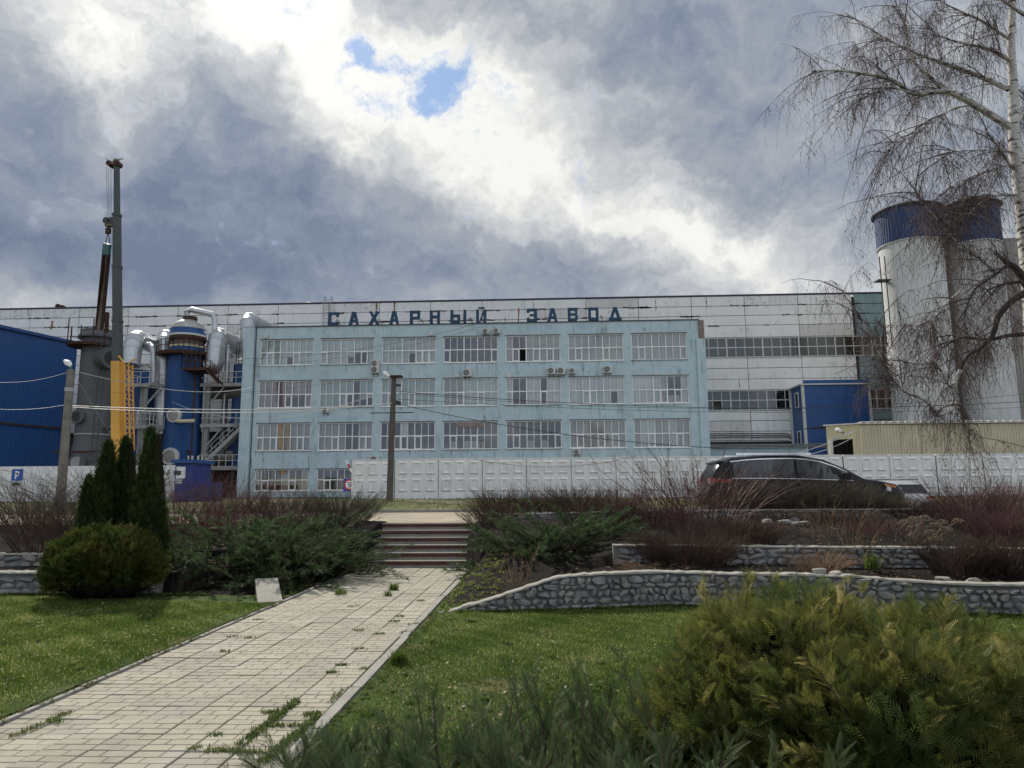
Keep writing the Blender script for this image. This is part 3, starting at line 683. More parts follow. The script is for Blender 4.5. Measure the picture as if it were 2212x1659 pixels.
# ================================================================== long white factory behind
FY = 81.5; ftz = at(1010, 650, FY).z; fx0, fx1 = at(-60, 700, FY).x, 78
fac = root('factory_hall', (0, FY, .9), 'very long white concrete-panel factory hall behind the blue block', 'building')
MB().box((fx0, FY+.35, .9), (fx1, FY+30, ftz-.25)).build('hall_body', m_joint, fac)
MB().box((fx0, FY-.06, ftz), (fx1, FY+.5, ftz+.16)).build('roof_flashing', M('flashing_violet', (.05, .045, .075), .6), fac)
XJ = at((2700+520/1.843)*.54, 700, FY).x; PW = 6.12
zp = [ftz-.02-1.16*k for k in range(19)]
zwin1 = (at(1600, (1150+515/1.843)*.54, FY).z, at(1600, (1150+368/1.843)*.54, FY).z)
zwin2 = (at(1600, (1150+906/1.843)*.54, FY).z, at(1600, (1150+757/1.843)*.54, FY).z)
pm = {}
def panel(x0, x1, za, zb, mat):
    key = (round(x1-x0, 3), round(zb-za, 3), mat.name, rnd.randrange(2))
    if key not in pm:
        w, h = (x1-x0)-.05, (zb-za)-.035; e = .03
        j = lambda a=.012: rnd.uniform(0, a)
        mb = MB().add([(j(), 0.02, j()), (w-j(), 0.02, j()), (w-j(), 0.02, h-j()), (j(), 0.02, h-j()), (e, -.02, e+j()), (w-e, -.02, e), (w-e, -.02, h-e), (e, -.02, h-e-j()), (0, .3, 0), (w, .3, 0), (w, .3, h), (0, .3, h)],
                      [(4, 5, 6, 7), (0, 1, 5, 4), (1, 2, 6, 5), (2, 3, 7, 6), (3, 0, 4, 7), (0, 8, 9, 1), (1, 9, 10, 2), (2, 10, 11, 3), (3, 11, 8, 0)])
        pm[key] = mb.mesh('wall_panel', mat, (0, 0, 0))
    inst('wall_panel', pm[key], fac, (x0+.025, FY+rnd.uniform(0, .02), za+.017))
def pmat(x):
    return m_teal if (at(1862, 700, FY).x < x) else rnd.choice([m_white, m_white, m_white, m_white2, m_rust if rnd.random() < .3 else m_white])
k0 = int((XJ-fx0)/PW)+1
rightx = at(1500, 760, FY).x
for k in range(-k0, 9):
    xa = XJ+k*PW
    if xa > 72: break
    xm = xa+PW/2; right = xa > at(1480, 700, FY).x-1
    segs = []
    z = ftz-.02; hs = [1.17]*4
    for h in hs: segs.append((z-h, z)); z -= h
    if right:
        top = z; zz = zwin1[0]; d = (zwin1[0]-zwin2[1])/3
        for q in range(3): segs.append((zwin2[1]+q*d, zwin2[1]+(q+1)*d))
        segs += [(zwin2[0]-1.2, zwin2[0]), (zwin2[0]-2.4, zwin2[0]-1.2), (zwin2[0]-3.6, zwin2[0]-2.4)]
        segs[3] = (zwin1[1], segs[3][1])
    elif xm < bx0+3:
        for q in range(9): segs.append((z-1.17, z)); z -= 1.17
    for a, b in segs:
        if xa < at(1862, 700, FY).x < xa+PW and right:
            xc = at(1850, 700, FY).x
            if xc-xa > .5: panel(xa, xc, a, b, m_white)
            panel(xc, xa+PW, a, b, m_teal)
        else: panel(xa, xa+PW, a, b, pmat(xm))
# ribbon windows
def ribbon(x0, x1, za, zb, n, skip=()):
    w = root('ribbon_window', ((x0+x1)/2, FY+.1, za), None, None); w.parent = fac; w.location = Vector(w.location)-Vector(fac.location)
    fr = MB(); y0, y1 = FY+.08, FY+.17; pw = (x1-x0)/n; zm = (za+zb)/2
    fr.box((x0, y0, za), (x1, y1, za+.1)).box((x0, y0, zb-.1), (x1, y1, zb)).box((x0, y0+.004, zm-.05), (x1, y1+.004, zm+.05))
    for k in range(n+1):
        t = .14 if k % 4 == 3 else .07; fr.box((x0+k*pw-t/2, y0-.006, za+.1), (x0+k*pw+t/2, y1-.006, zb-.1))
    fr.build('frame', m_fr_old, w)
    MB().box((x0, FY-.08, za-.06), (x1, FY+.12, za)).build('sill', m_steel, w)
    for k in range(n):
        for q, (p, r_) in enumerate(((za+.1, zm-.05), (zm+.05, zb-.1))):
            if (k, q) in skip: continue
            MB().box((x0+k*pw+.05, FY+.12, p), (x0+(k+1)*pw-.05, FY+.13, r_)).build('pane', GLASS_D, w)
    cm = MB()
    for k in range(n):
        if rnd.random() < .6: cm.box((x0+k*pw+.03, FY+.24, za+.05), (x0+(k+1)*pw-.03, FY+.26, zb-.05))
    cm.build('blind', M('grey_blind', (.16, .17, .165), .9, var=.2), w)
xr1 = at(1903, 750, FY).x
ribbon(at(1512, 752, FY).x, XJ+5*PW+1, zwin1[0], zwin1[1], 36)
ribbon(at(1520, 860, FY).x, XJ+5*PW+1, zwin2[0], zwin2[1], 36, skip=((1, 0),))
# cable trunks on the wall
ct = MB()
for k, v in enumerate([937, 941, 945, 952, 958]):
    a, b = at(1520, v, FY-.2), at(1702, v-1, FY-.2)
    n = 8; pts = [a.lerp(b, t/n)+Vector((0, 0, rnd.uniform(-.04, .04))) for t in range(n+1)]; pts += [b+Vector((.5, 0, -.3)), b+Vector((.9, 0, -1.2))]
    ct.tube(pts, .05 if k < 3 else .035, 5)
ct.build('cable_trunk', m_dark, fac)
# low blue-grey annex in front of the hall
an = root('low_annex', (24, 78, .9), 'low pale blue-grey annex wall with a metal gutter right of the blue block', 'building')
za_ = at(1600, 961, 77.5).z
MB().box((bx1+.6, 77.5, .9), (60, 81.3, za_)).build('wall', m_blue, an)
for k in range(3): MB().box((bx1+.6, 77.3-.05*k, za_-.35+.16*k), (60, 77.49, za_-.27+.16*k)).build('gutter', m_steel, an)
# vertical stains / rust runs: real stain marks as thin deposits
rs = MB()
for u, v, L in [(204*.54*1.0, 0, 0)]: pass
for (u, v, L, w) in [(1503, 1190, 60, 7), (1576, 1195, 40, 5), (2621, 1200, 45, 5), (2072, 1232, 75, 7), (2823, 1190, 50, 6), (3264, 1190, 30, 4), (2955, 1520, 38, 6), (111*1.85, 1285, 35, 7), (2020, 1270, 20, 3)]:
    p, q = at(u*.54, v*.54, FY), at((u+w)*.54, (v+L)*.54, FY); n = 6; dz = max(0, p.z-ftz+.05); p.z -= dz; q.z -= dz
    Lp = [(p.x+rnd.uniform(-.05, .05), p.z+(q.z-p.z)*k/n) for k in range(n+1)]; Rp = [(q.x+rnd.uniform(-.05, .05)-(q.x-p.x)*.5*k/n, p.z+(q.z-p.z)*k/n) for k in range(n, -1, -1)]
    rs.prism(Lp+Rp, FY-.034, FY-.0305)
rs.build('rust_stain', M('rust_stain', (.30, .15, .06), .9, var=.4, scale=4), fac)
sp = MB()
for k in range(90):
    x = rnd.uniform(at(0, 700, FY).x, at(1860, 700, FY).x); r_ = rnd.choice([1, 2, 3, 4, 1, 2]); z = ftz-.02-1.17*r_+rnd.uniform(-.05, .05)
    if k % 3 == 0: x = XJ+PW*rnd.randint(-14, 4)+rnd.uniform(-.2, .3)
    L = rnd.uniform(.3, 2.2); n = 7
    up = [(x+L*i/n, z+rnd.uniform(.01, .12)) for i in range(n+1)]; dn = [(x+L*i/n, z-rnd.uniform(.01, .12)) for i in range(n, -1, -1)]
    sp.prism(up+dn, FY-.030, FY-.0265-.0001*(k % 5))
sp.build('broken_edge', m_joint, fac, kind='stuff')
# roof things
p = at(668, 655, FY+4); rv = root('roof_vent', (p.x, p.y, ftz), 'dark mushroom-shaped vent on the white hall roof', 'vent')
MB().lathe((p.x, p.y, ftz), [(.5, -.3), (.5, .7)], 12).build('neck', m_rusty, rv); MB().lathe((p.x, p.y, ftz+.62), [(1.5, 0), (1.4, .3), (.6, .55)], 16).build('hood', m_dark, rv)
lad = root('roof_ladder', (at(708, 660, FY).x, FY-.2, ftz-2), 'metal ladder with hooped top above the first roof letter', 'ladder')
for s in (-.42, .42):
    x = at(708, 660, FY).x+s; MB().tube([(x, FY-.3, zt-.2), (x, FY-.3, ftz+.5), (x, FY-.1, ftz+.85), (x, FY+.3, ftz+.85), (x, FY+.5, ftz+.4)], .045, 6).build('side_rail', m_steel, lad)
for k in range(17): x = at(708, 660, FY).x; MB().beam((x-.42, FY-.3, zt+.1+k*.38), (x+.42, FY-.3, zt+.1+k*.38), .04).build('rung', m_steel, lad)
p = at(131, 657, FY+3); rm = root('roof_lookout', (p.x, p.y, ftz), 'small rusty tripod with two round lamps on the hall roof at the far left', 'lamp')
for dx in (-.35, .1, .55): MB().beam((p.x+dx*1.5, p.y, ftz-.2), (p.x+dx*.5, p.y, ftz+.9), .07).build('tripod_leg', M('tan_rust', (.35, .24, .14), .8), rm)
for dx in (-.25, .35): MB().tube([(p.x+dx, p.y-.2, ftz+1.0-dx*.3), (p.x+dx, p.y+.15, ftz+1.0-dx*.3)], .32, 12).build('lamp_head', m_rusty, rm)
p = at(1152, 645, FY+5); MB().box((p.x-.5, p.y, ftz-.2), (p.x+.5, p.y+1, ftz+.25)).build('roof_hatch', m_steel, origin=(p.x, p.y, ftz), label='small grey hatch box on the hall roof above the gap between the words', cat='roof hatch')

# ------------------------------------------------------------------ blue stair box, cream shed
EX = at(1733, 832, 77.4); ex1 = at(1876, 832, 77.4).x; ez = EX.z; eb = root('blue_extension', (EX.x+3, 77.4, .9), 'plain bright blue clad box with two tiny side windows built against the hall', 'building')
bxm = MB().sheet((EX.x, 77.4), (ex1, 77.4), 2, ez, .1, 0.0)
MB().box((EX.x+.02, 77.42, 1), (ex1-.02, 81.3, ez-.02)).build('wall', m_bcor, eb)
for k in range(9): MB().box((EX.x+.1, 77.395, 4.5+k*.95), (ex1-.1, 77.419, 4.5+k*.95+.93)).build('cladding_panel', m_bcor, eb)
for x in (EX.x-.12, ex1-.12): MB().box((x, 77.36, 1), (x+.28, 77.6, ez)).build('corner_trim', m_fr_old, eb)
MB().box((EX.x-.18, 81.0, 1), (EX.x+.02, 81.3, ez)).build('corner_trim', m_fr_old, eb)
MB().box((EX.x-.3, 77.2, ez), (ex1+.2, 81.4, ez+.14)).build('roof_edge', m_fr_old, eb)
for v in (865, 948):
    z = at(1718, v, 79.3).z; wn = root('window', (EX.x, 79.3, z), None, None); wn.parent = eb; wn.location -= eb.location
    MB().box((EX.x-.05, 78.75, z-.85), (EX.x+.01, 79.85, z-.75)).box((EX.x-.05, 78.75, z+.75), (EX.x+.01, 79.85, z+.85)).box((EX.x-.05, 78.75, z-.75), (EX.x+.01, 78.85, z+.75)).box((EX.x-.05, 79.75, z-.75), (EX.x+.01, 79.85, z+.75)).build('frame', m_pvc, wn)
    MB().box((EX.x-.02, 78.85, z-.75), (EX.x+.012, 79.75, z+.75)).build('pane', m_dark, wn)
SHY = 60; pa = at(1784, 921, SHY+1.6); pb = at(1858, 915, SHY); sz = pb.z
sh = root('cream_shed', (pb.x, SHY, .9), 'cream ribbed-sheet shed with a dark open doorway at its left end', 'shed')
da, db = at(1797, 950, SHY+1.3), at(1842, 940, SHY+.3)
xa, ya, xb, yb = pa.x, SHY+1.6, pb.x, SHY
def onl(x): return ya+(yb-ya)*(x-xa)/(xb-xa)
MB().sheet((xa, ya), (da.x, onl(da.x)), .9, sz-.1, .2, .045).build('sheet_cladding', m_yelsh, sh)
MB().sheet((db.x, onl(db.x)), (xb, yb), .9, sz-.1, .2, .045).build('sheet_cladding', m_yelsh, sh)
MB().sheet((da.x, onl(da.x)), (db.x, onl(db.x)), da.z, sz-.1, .2, .045).build('sheet_cladding', m_yelsh, sh)
MB().sheet((xb, yb), (62, SHY-.3), .9, sz-.12, .25, .05).build('sheet_cladding', m_yelsh2, sh)
MB().beam((da.x-.15, onl(da.x)-.06, .9), (da.x-.1, onl(da.x)-.06, da.z), .3, .1).beam((da.x, onl(da.x)-.06, da.z), (db.x, onl(db.x)-.06, da.z+.6), .12).build('door_frame', m_fr_old, sh)
MB().beam((xa-.3, ya-.2, sz-.02), (xb, yb-.15, sz), .22, .12).beam((xb, yb-.15, sz), (62, SHY-.5, sz), .16, .14).build('eaves_trim', m_fr_old, sh)
cr_ = MB()
for k in range(int((62-xb)/.6)): x = xb+k*.6; cr_.box((x, SHY-.45, sz+.075), (x+.38, SHY+.5, sz+.14))
cr_.build('roof_rib', m_fr_old, sh)
MB().add([(xa, ya+.5, sz), (xb, yb+.3, sz+.05), (62, SHY+.2, sz), (62, SHY+8, sz+.2), (xa, SHY+8, sz+.2)], [(0, 1, 2, 3, 4)]).build('roof', m_steel, sh)
MB().sheet((xb+.5, SHY+8), (62, SHY+8), .9, sz, .3, .05).build('back_wall', m_dark, sh)
lp = at(1822, 935, SHY+.5); l1 = at(1808, 928, SHY-1.2); sl_ = root('shed_lamp', lp, 'long white street lamp head on an arm over the shed doorway', 'lamp')
MB().tube([lp, l1.lerp(lp, .5)], .09, 6).build('arm', m_steel, sl_); MB().tube([l1.lerp(lp, .5), l1.lerp(lp, .1), l1], [.13, .2, .1], 8).build('lamp_head', m_wht, sl_)

# ------------------------------------------------------------------ silos
def silo(uc, wpx, vcap, vjoint, Y, label, mb_, nrib=72):
    p = at(uc, 600, Y); cosf = math.cos(math.atan(abs(uc-1106)/FPX)); r = wpx*Y*cosf/(2*FPX)
    zt_ = at(uc, vcap, Y-r).z; zj = at(uc, vjoint, Y-r).z
    s = root('silo', (p.x, Y, .9), label, 'silo', 'tall silos at the right')
    MB().lathe((p.x, Y, .9), [(r, 0), (r, zj-.9)], nrib*2, .014).build('barrel', mb_, s)
    MB().lathe((p.x, Y, zj-.05), [(r+.14, 0), (r+.14, zt_-zj)], nrib*2, .03).build('blue_cap', M('cap_blue', (.010, .040, .13), .55, var=.08, streak=.2), s)
    MB().lathe((p.x, Y, zj-.12), [(r+.16, 0), (r+.16, .1)], 48).build('cap_ring', m_fr_old, s)
    MB().lathe((p.x, Y, zt_-.1), [(r+.45, 0), (r+.45, .1), (.3, 1.3)], 40).build('roof', m_cap, s)
    return s, p.x, r, zt_
s1, sx, sr, szt = silo(1972, 142, 437, 511, 70, 'left white silo with a bright blue ribbed cap', m_silo)
silo(2104, 132, 431, 516, 71, 'middle white silo with a blue cap, half behind the birch twigs', M('silo_weathered', (.52, .52, .50), .88, var=.1, scale=.35, streak=.6))
s3 = root('silo', (at(2170, 700, 77).x, 77, .9), 'narrow grey-brown ribbed silo standing behind the two white ones', 'silo', 'tall silos at the right')
MB().lathe((at(2160, 700, 76).x, 76, .9), [(3.3, 0), (3.3, 26)], 120, .05).build('barrel', m_silo2, s3)
MB().box((at(2036, 600, 70).x-.6, 70.3, .9), (at(2036, 600, 70).x+.9, 72, szt-1)).build('link_wall', M('link_dark', (.10, .09, .08), .9, streak=.4), s1)
lx = sx-sr-.25
MB().beam((lx, 69, 15), (lx, 69, 24), .08).beam((lx-.5, 69, 15), (lx-.5, 69, 24), .08).build('ladder_rail', m_rusty, s1)
MB().box((lx-1, 68.6, 21.5), (lx+.3, 69.6, 21.6)).build('small_platform', m_dark, s1)

# ================================================================== left: blue building and process plant
lb = root('blue_hall', (at(0, 800, 60).x-8, 64, .9), 'dark blue corrugated hall cut off by the left edge', 'building')
pl = at(0, 705, 64); pr_ = at(165, 742, 72); xl = pl.x; zl = (pl.z+pr_.z)/2; dxy = ((pr_.x-pl.x)/8)
q0 = (pl.x-dxy*8, 56); q1 = (pr_.x, 72)
MB().sheet(q0, q1, 1, zl, .26, -.06).build('sheet_cladding', m_bcor, lb)
MB().box((q0[0]-30, 72.05, 1), (q1[0], 72.2, zl)).box((q0[0]-30, 55.9, 1), (q0[0], 56, zl)).build('end_wall', m_bcor2, lb)
MB().beam((q0[0]+.1, 56, zl), (q1[0]+.1, 72, zl), .35, .3).build('roof_trim', m_bcor2, lb)
zb1 = at(0, 912, 64).z; MB().beam((q0[0]+.12, 56, zb1), (q1[0]+.12, 72, zb1), .12, .18).build('belt_trim', m_rusty, lb)
MB().box((q0[0]-30, 56, zl-.4), (q0[0]-.1, 72, zl-.3)).build('roof', m_cap, lb)
def cylr(u, w, Y): return w*Y*math.cos(math.atan(abs(u-1106)/FPX))/(2*FPX)
def rail(mb, p, q, h=1.1, n=5, t=.05):
    p, q = Vector(p), Vector(q)
    for k in range(n+1): a = p.lerp(q, k/n); mb.beam(a, a+Vector((0, 0, h)), t)
    for z in (h, h*.5): mb.beam(p+Vector((0, 0, z)), q+Vector((0, 0, z)), t)
# grey tower
GY = 62; gp = at(206, 850, GY); gr = cylr(206, 80, GY); gt = at(206, 718, GY-gr).z
g = root('grey_column', (gp.x, GY, .9), 'wide dull grey steel column with round flanges under the hanging beam', 'process column')
MB().lathe((gp.x, GY, .9), [(gr+.12, 0), (gr+.12, 4.5), (gr, 4.9), (gr, gt-.9)], 40).build('shell', m_gtow, g, smooth=True)
MB().lathe((gp.x, GY, gt-.1), [(gr+.35, -.25), (gr+.35, -.1), (gr+.1, .3), (gr+.1, .5)], 40).build('top_flange', m_gtow, g)
MB().lathe((gp.x-.5, GY-.6, gt-1.2), [(gr+.35, 0), (gr+.45, .22)], 20).build('top_platform', m_rusty, g)
rl = MB()
for k in range(7): a = PI+k*PI/6; x, y = gp.x-.4+(gr+.6)*math.cos(a), GY-.5+(gr+.6)*math.sin(a)*.8; rl.beam((x, y, gt-1), (x, y, gt+rnd.uniform(.4, 1.4)), .07)
rl.build('platform_railing', m_rusty, g)
for u, v, rr in [(172, 900, .62), (172, 1000, .8), (207, 990, .22), (207, 1002, .22), (218, 922, .18)]:
    p = at(u, v, GY-gr); dx = (p.x-gp.x); yy = GY-math.sqrt(max(.1, gr*gr-dx*dx)); f = MB().tube([(p.x, yy+.3, p.z), (p.x-.05, yy-.35, p.z)], rr, 20).build('nozzle', m_gtow, g)
    MB().tube([(p.x-.05, yy-.351, p.z), (p.x-.05, yy-.37, p.z)], rr*.68, 18).build('nozzle_opening', m_black if v != 1000 else m_steel, f)
p = at(240, 775, GY-1); MB().tube([(p.x-.8, GY-.8, p.z), (p.x+.3, GY-1.4, p.z)], .95, 24).build('manway', m_gtow, g); MB().tube([(p.x+.3, GY-1.4, p.z), (p.x+.34, GY-1.42, p.z)], .62, 20).build('manway_opening', m_black, g)
ldm = MB(); x = at(213, 850, GY-gr-.2).x
for s in (-.25, .25): ldm.beam((x+s, GY-gr-.25, 4), (x+s+.2, GY-gr-.25, 15.5), .05)
for k in range(28): ldm.beam((x-.25+k*.007, GY-gr-.25, 4.2+k*.4), (x+.25+k*.007, GY-gr-.25, 4.2+k*.4), .04)
ldm.build('ladder', m_dark, g)
z = at(206, 938, GY-gr).z; MB().lathe((gp.x, GY, z), [(gr+.04, 0), (gr+.04, .12)], 40).build('paint_band', m_steel, g); z = at(206, 975, GY-gr).z
MB().box((gp.x-gr-1.2, GY-gr-.2, z-.06), (gp.x+gr+.6, GY-gr-.1, z+.06)).build('staging_bar', m_rusty, g)
# main blue column
CY = 70.5; cp = at(399, 850, CY); r1 = cylr(399, 81, CY)
c = root('blue_column', (cp.x, CY, .9), 'tall blue ribbed column with a domed silver top and a rusty walkway ring', 'process column')
def zc(v, Y=None): return at(405, v, Y or CY-r1).z
zd0, zdeck, zbrn1, zbrn0, zrim = zc(700), zc(759), zc(727), zc(748), zc(718)
MB().lathe((cp.x, CY, .9), [(r1, 0), (r1, zdeck-.9)], 128, .05).build('blue_cladding', m_bcor, c)
MB().lathe((cp.x, CY, zdeck), [(r1-.0, 0), (r1, zbrn0-zdeck+.3)], 48).build('blue_band', m_bcor, c)
MB().lathe((cp.x, CY, zbrn0+.1), [(r1+.06, 0), (r1+.06, .22)], 48).build('cream_ring', m_yelsh, c)
MB().lathe((cp.x, CY, zbrn0+.3), [(r1-.1, 0), (r1-.1, zbrn1-zbrn0-.5)], 48).build('brown_band', M('brown_lagging', (.12, .10, .085), .9), c)
MB().lathe((cp.x, CY, zbrn1-.15), [(r1+.05, 0), (r1+.12, .2), (r1+.05, .4)], 48).build('rust_ring', m_rusty, c)
MB().lathe((cp.x, CY, zbrn1+.25), [(r1+.12, 0), (r1+.12, .2)], 48).build('cream_ring', m_silo, c)
MB().lathe((cp.x, CY, zbrn1+.45), [(r1+.05, 0), (r1+.05, zd0-zbrn1-.7)], 48).build('blue_band', m_bcor, c)
MB().lathe((cp.x, CY, zd0-.25), [(r1+.1, 0), (r1*.92, .45), (r1*.7, .8), (r1*.4, 1.05), (.2, 1.12)], 40).build('dome', m_galvd, c, smooth=True)
zt2 = zd0+.8
MB().lathe((cp.x+.1, CY, zt2), [(.7, 0), (.7, .35)], 16).build('top_flange', m_rusty, c)
MB().tube([(cp.x-.2, CY, zt2+.3), (cp.x-.3, CY-.1, zt2+.9), (cp.x+.2, CY, zt2+1.15), (cp.x+2.2, CY+.5, zt2+.7), (cp.x+2.5, CY+.5, zt2+.2), (cp.x+2.55, CY+.5, zdeck-.5)], .3, 12).build('top_pipe', m_galv, c, smooth=True)
MB().lathe((cp.x, CY, zdeck), [(r1+1.1, -.3), (r1+1.2, .02)], 12).build('walkway', m_rusty, c)
rl = MB(); N = 12
for k in range(N):
    a, b = 2*PI*k/N, 2*PI*(k+1)/N; R_ = r1+1.15; pA = Vector((cp.x+R_*math.cos(a), CY+R_*math.sin(a), zdeck)); pB = Vector((cp.x+R_*math.cos(b), CY+R_*math.sin(b), zdeck))
    rail(rl, pA, pB, 1.15, 3, .055)
rl.build('walkway_railing', m_rusty, c)
# lower landing + stair on column
la, lb_ = at(394, 795, CY-r1-1.3), at(444, 795, CY-r1-1.3); zl2 = la.z
MB().box((la.x, CY-r1-1.5, zl2-.25), (lb_.x+.2, CY-r1+1, zl2)).build('landing', m_rusty, c)
rl = MB(); rail(rl, (la.x, CY-r1-1.45, zl2), (lb_.x, CY-r1-1.45, zl2), 1.4, 5, .06); rail(rl, (la.x, CY-r1-1.45, zl2), (la.x, CY-r1, zl2), 1.4, 2, .06); rl.build('landing_railing', m_rusty, c)
MB().box((la.x+1.1, CY-r1-1.3, zl2), (lb_.x-1, CY-r1-1.2, zl2+.9)).build('toe_screen', m_rusty, c)
sa, sb_ = at(444, 797, CY-r1-1.3), at(472, 828, CY-r1-1.3); stp = MB()
for dy in (0, .9): stp.beam((sa.x, sa.y+dy, sa.z), (sb_.x, sb_.y+dy, sb_.z), .12, .22); rail(stp, (sa.x, sa.y+dy, sa.z), (sb_.x, sb_.y+dy, sb_.z), 1.1, 3, .05)
for k in range(9): q = sa.lerp(sb_, k/9); stp.box((q.x-.12, q.y, q.z-.02), (q.x+.12, q.y+.9, q.z+.02))
stp.build('stair', m_rusty, c)
for u, v, rr, mm in [(381, 898, .72, m_silo), (373, 986, .85, m_silo), (405, 976, .25, m_bcor2), (405, 990, .22, m_bcor2)]:
    p = at(u, v, CY-r1*.8); dx = p.x-cp.x; yy = CY-math.sqrt(max(.1, r1*r1-dx*dx)); f = MB().tube([(p.x, yy+.3, p.z), (p.x, yy-.22, p.z)], rr, 24).build('nozzle', mm, c)
    MB().tube([(p.x-.05, yy-.221, p.z), (p.x-.05, yy-.26, p.z)], rr*.72, 18).build('nozzle_cover', m_galvd if rr > .5 else m_black, f)
pA, pB = at(384, 910, CY-r1-.6), at(420, 909, CY-r1-.4); MB().tube([pA+Vector((0, .6, 0)), pA, pB], .18, 10).build('side_pipe', m_yelsh, c)
MB().tube([at(424, 770, CY-r1-.1), at(412, 1000, CY-r1-.1)], .09, 6).build('drain_pipe', m_rusty, c)
# second blue tank behind the crane
TY = 71; tp = at(300, 850, TY); tr = cylr(300, 74, TY)
t2 = root('blue_tank', (tp.x, TY, .9), 'squat blue tank with a pale rim partly behind the crane boom', 'tank')
zt3 = at(300, 797, TY-tr).z
MB().lathe((tp.x, TY, .9), [(tr, 0), (tr, zt3-.9)], 96, .05).build('blue_cladding', m_bcor, t2); MB().lathe((tp.x, TY, zt3-.05), [(tr+.1, 0), (tr+.1, .3)], 40).build('rim', m_silo, t2); MB().lathe((tp.x, TY, zt3+.2), [(tr, 0), (tr*.5, .5), (.1, .6)], 40).build('lid', m_galvd, t2)
# third tank by the office corner
t3 = root('blue_tank', (at(530, 900, 74).x, 74, .9), 'blue ribbed tank with a silver dome half hidden by the office corner', 'tank')
p3 = at(535, 850, 73); r3 = cylr(525, 66, 73); z3 = at(515, 785, 73-r3).z
MB().lathe((p3.x, 73, .9), [(r3, 0), (r3, z3-.9)], 96, .05).build('blue_cladding', m_bcor, t3); MB().lathe((p3.x, 73, z3), [(r3+.05, 0), (r3*.8, .6), (r3*.3, 1.0)], 32).build('dome', m_silo, t3, smooth=True)
cg = MB(); cx_ = at(520, 770, 70).x; zz0, zz1 = at(520, 800, 70).z, at(520, 741, 70).z
for k in range(5): a = PI/2+k*PI/4; cg.beam((cx_+.45*math.cos(a), 70+.45*math.sin(a), zz0), (cx_+.45*math.cos(a), 70+.45*math.sin(a), zz1), .05)
for k in range(4): z = zz0+(zz1-zz0)*k/3; cg.tube([(cx_+.45*math.cos(a), 70+.45*math.sin(a), z) for a in np.linspace(0, 2*PI, 13)], .03, 4, False)
cg.build('ladder_cage', m_dark, t3)
# silver ducts
def duct(label, pts, r, mat=m_galv, n=20):
    P = [at(u, v, Y) for u, v, Y in pts]; rt = root('duct', P[0], label, 'duct', 'silver insulated ducts')
    sm = [P[0]]
    for i in range(1, len(P)-1):
        a, b, c_ = P[i-1], P[i], P[i+1]; k = min((b-a).length, (c_-b).length)*.45
        s, e = b+(a-b).normalized()*k, b+(c_-b).normalized()*k
        for t in np.linspace(0, 1, 5): sm.append(s*(1-t)**2+b*2*t*(1-t)+e*t*t)
    sm.append(P[-1]); MB().tube(sm, r, n).build('jacket', mat, rt, smooth=False)
    for i in range(1, len(sm)-1):
        d = (sm[i+1]-sm[i-1]).normalized(); MB().tube([sm[i]-d*.03, sm[i]+d*.03], r+.025, n).build('seam_band', mat, rt)
    return rt
duct('silver duct arching down behind the crane onto the squat blue tank', [(282, 792, 69), (290, 728, 70), (345, 752, 80)], .9)
duct('tall silver duct with a bend on top left of the blue column', [(347, 938, 70), (350, 850, 70), (354, 722, 70), (372, 735, 80)], .68)
duct('thin silver riser between the squat tank and the tall duct', [(331, 830, 69), (333, 740, 69), (300, 750, 72), (268, 750, 74)], .26)
duct('thick silver duct bending from the hall wall to the right of the blue column', [(450, 796, 70), (462, 790, 70), (470, 724, 70.5), (508, 744, 81.4)], .92)
duct('silver duct hooking over the parapet of the blue office block', [(541, 800, 70.2), (531, 684, 70.2), (572, 706, 81.4)], .72)
duct('slim silver riser with a sharp elbow beside the right-hand blue tank', [(489, 826, 71), (493, 744, 71), (480, 753, 75), (500, 770, 79)], .26)
duct('dull silver horizontal duct running into the office block under the upper platform', [(448, 847, 73), (480, 848, 73), (545, 842, 71)], .74, m_galvd)
duct('short silver elbow above the lower railing by the squat tank', [(302, 925, 67.5), (305, 893, 67.5), (336, 895, 70)], .64)
duct('slim silver riser crossing the steel staircase', [(480, 985, 72), (484, 880, 72), (486, 850, 72)], .22)
duct('lower of the pair of dull pipes at the foot of the stair', [(455, 990, 72), (545, 987, 72)], .46, m_galvd)
duct('upper of the pair of dull pipes at the foot of the stair', [(490, 979, 72), (545, 975, 72)], .32, m_galvd)
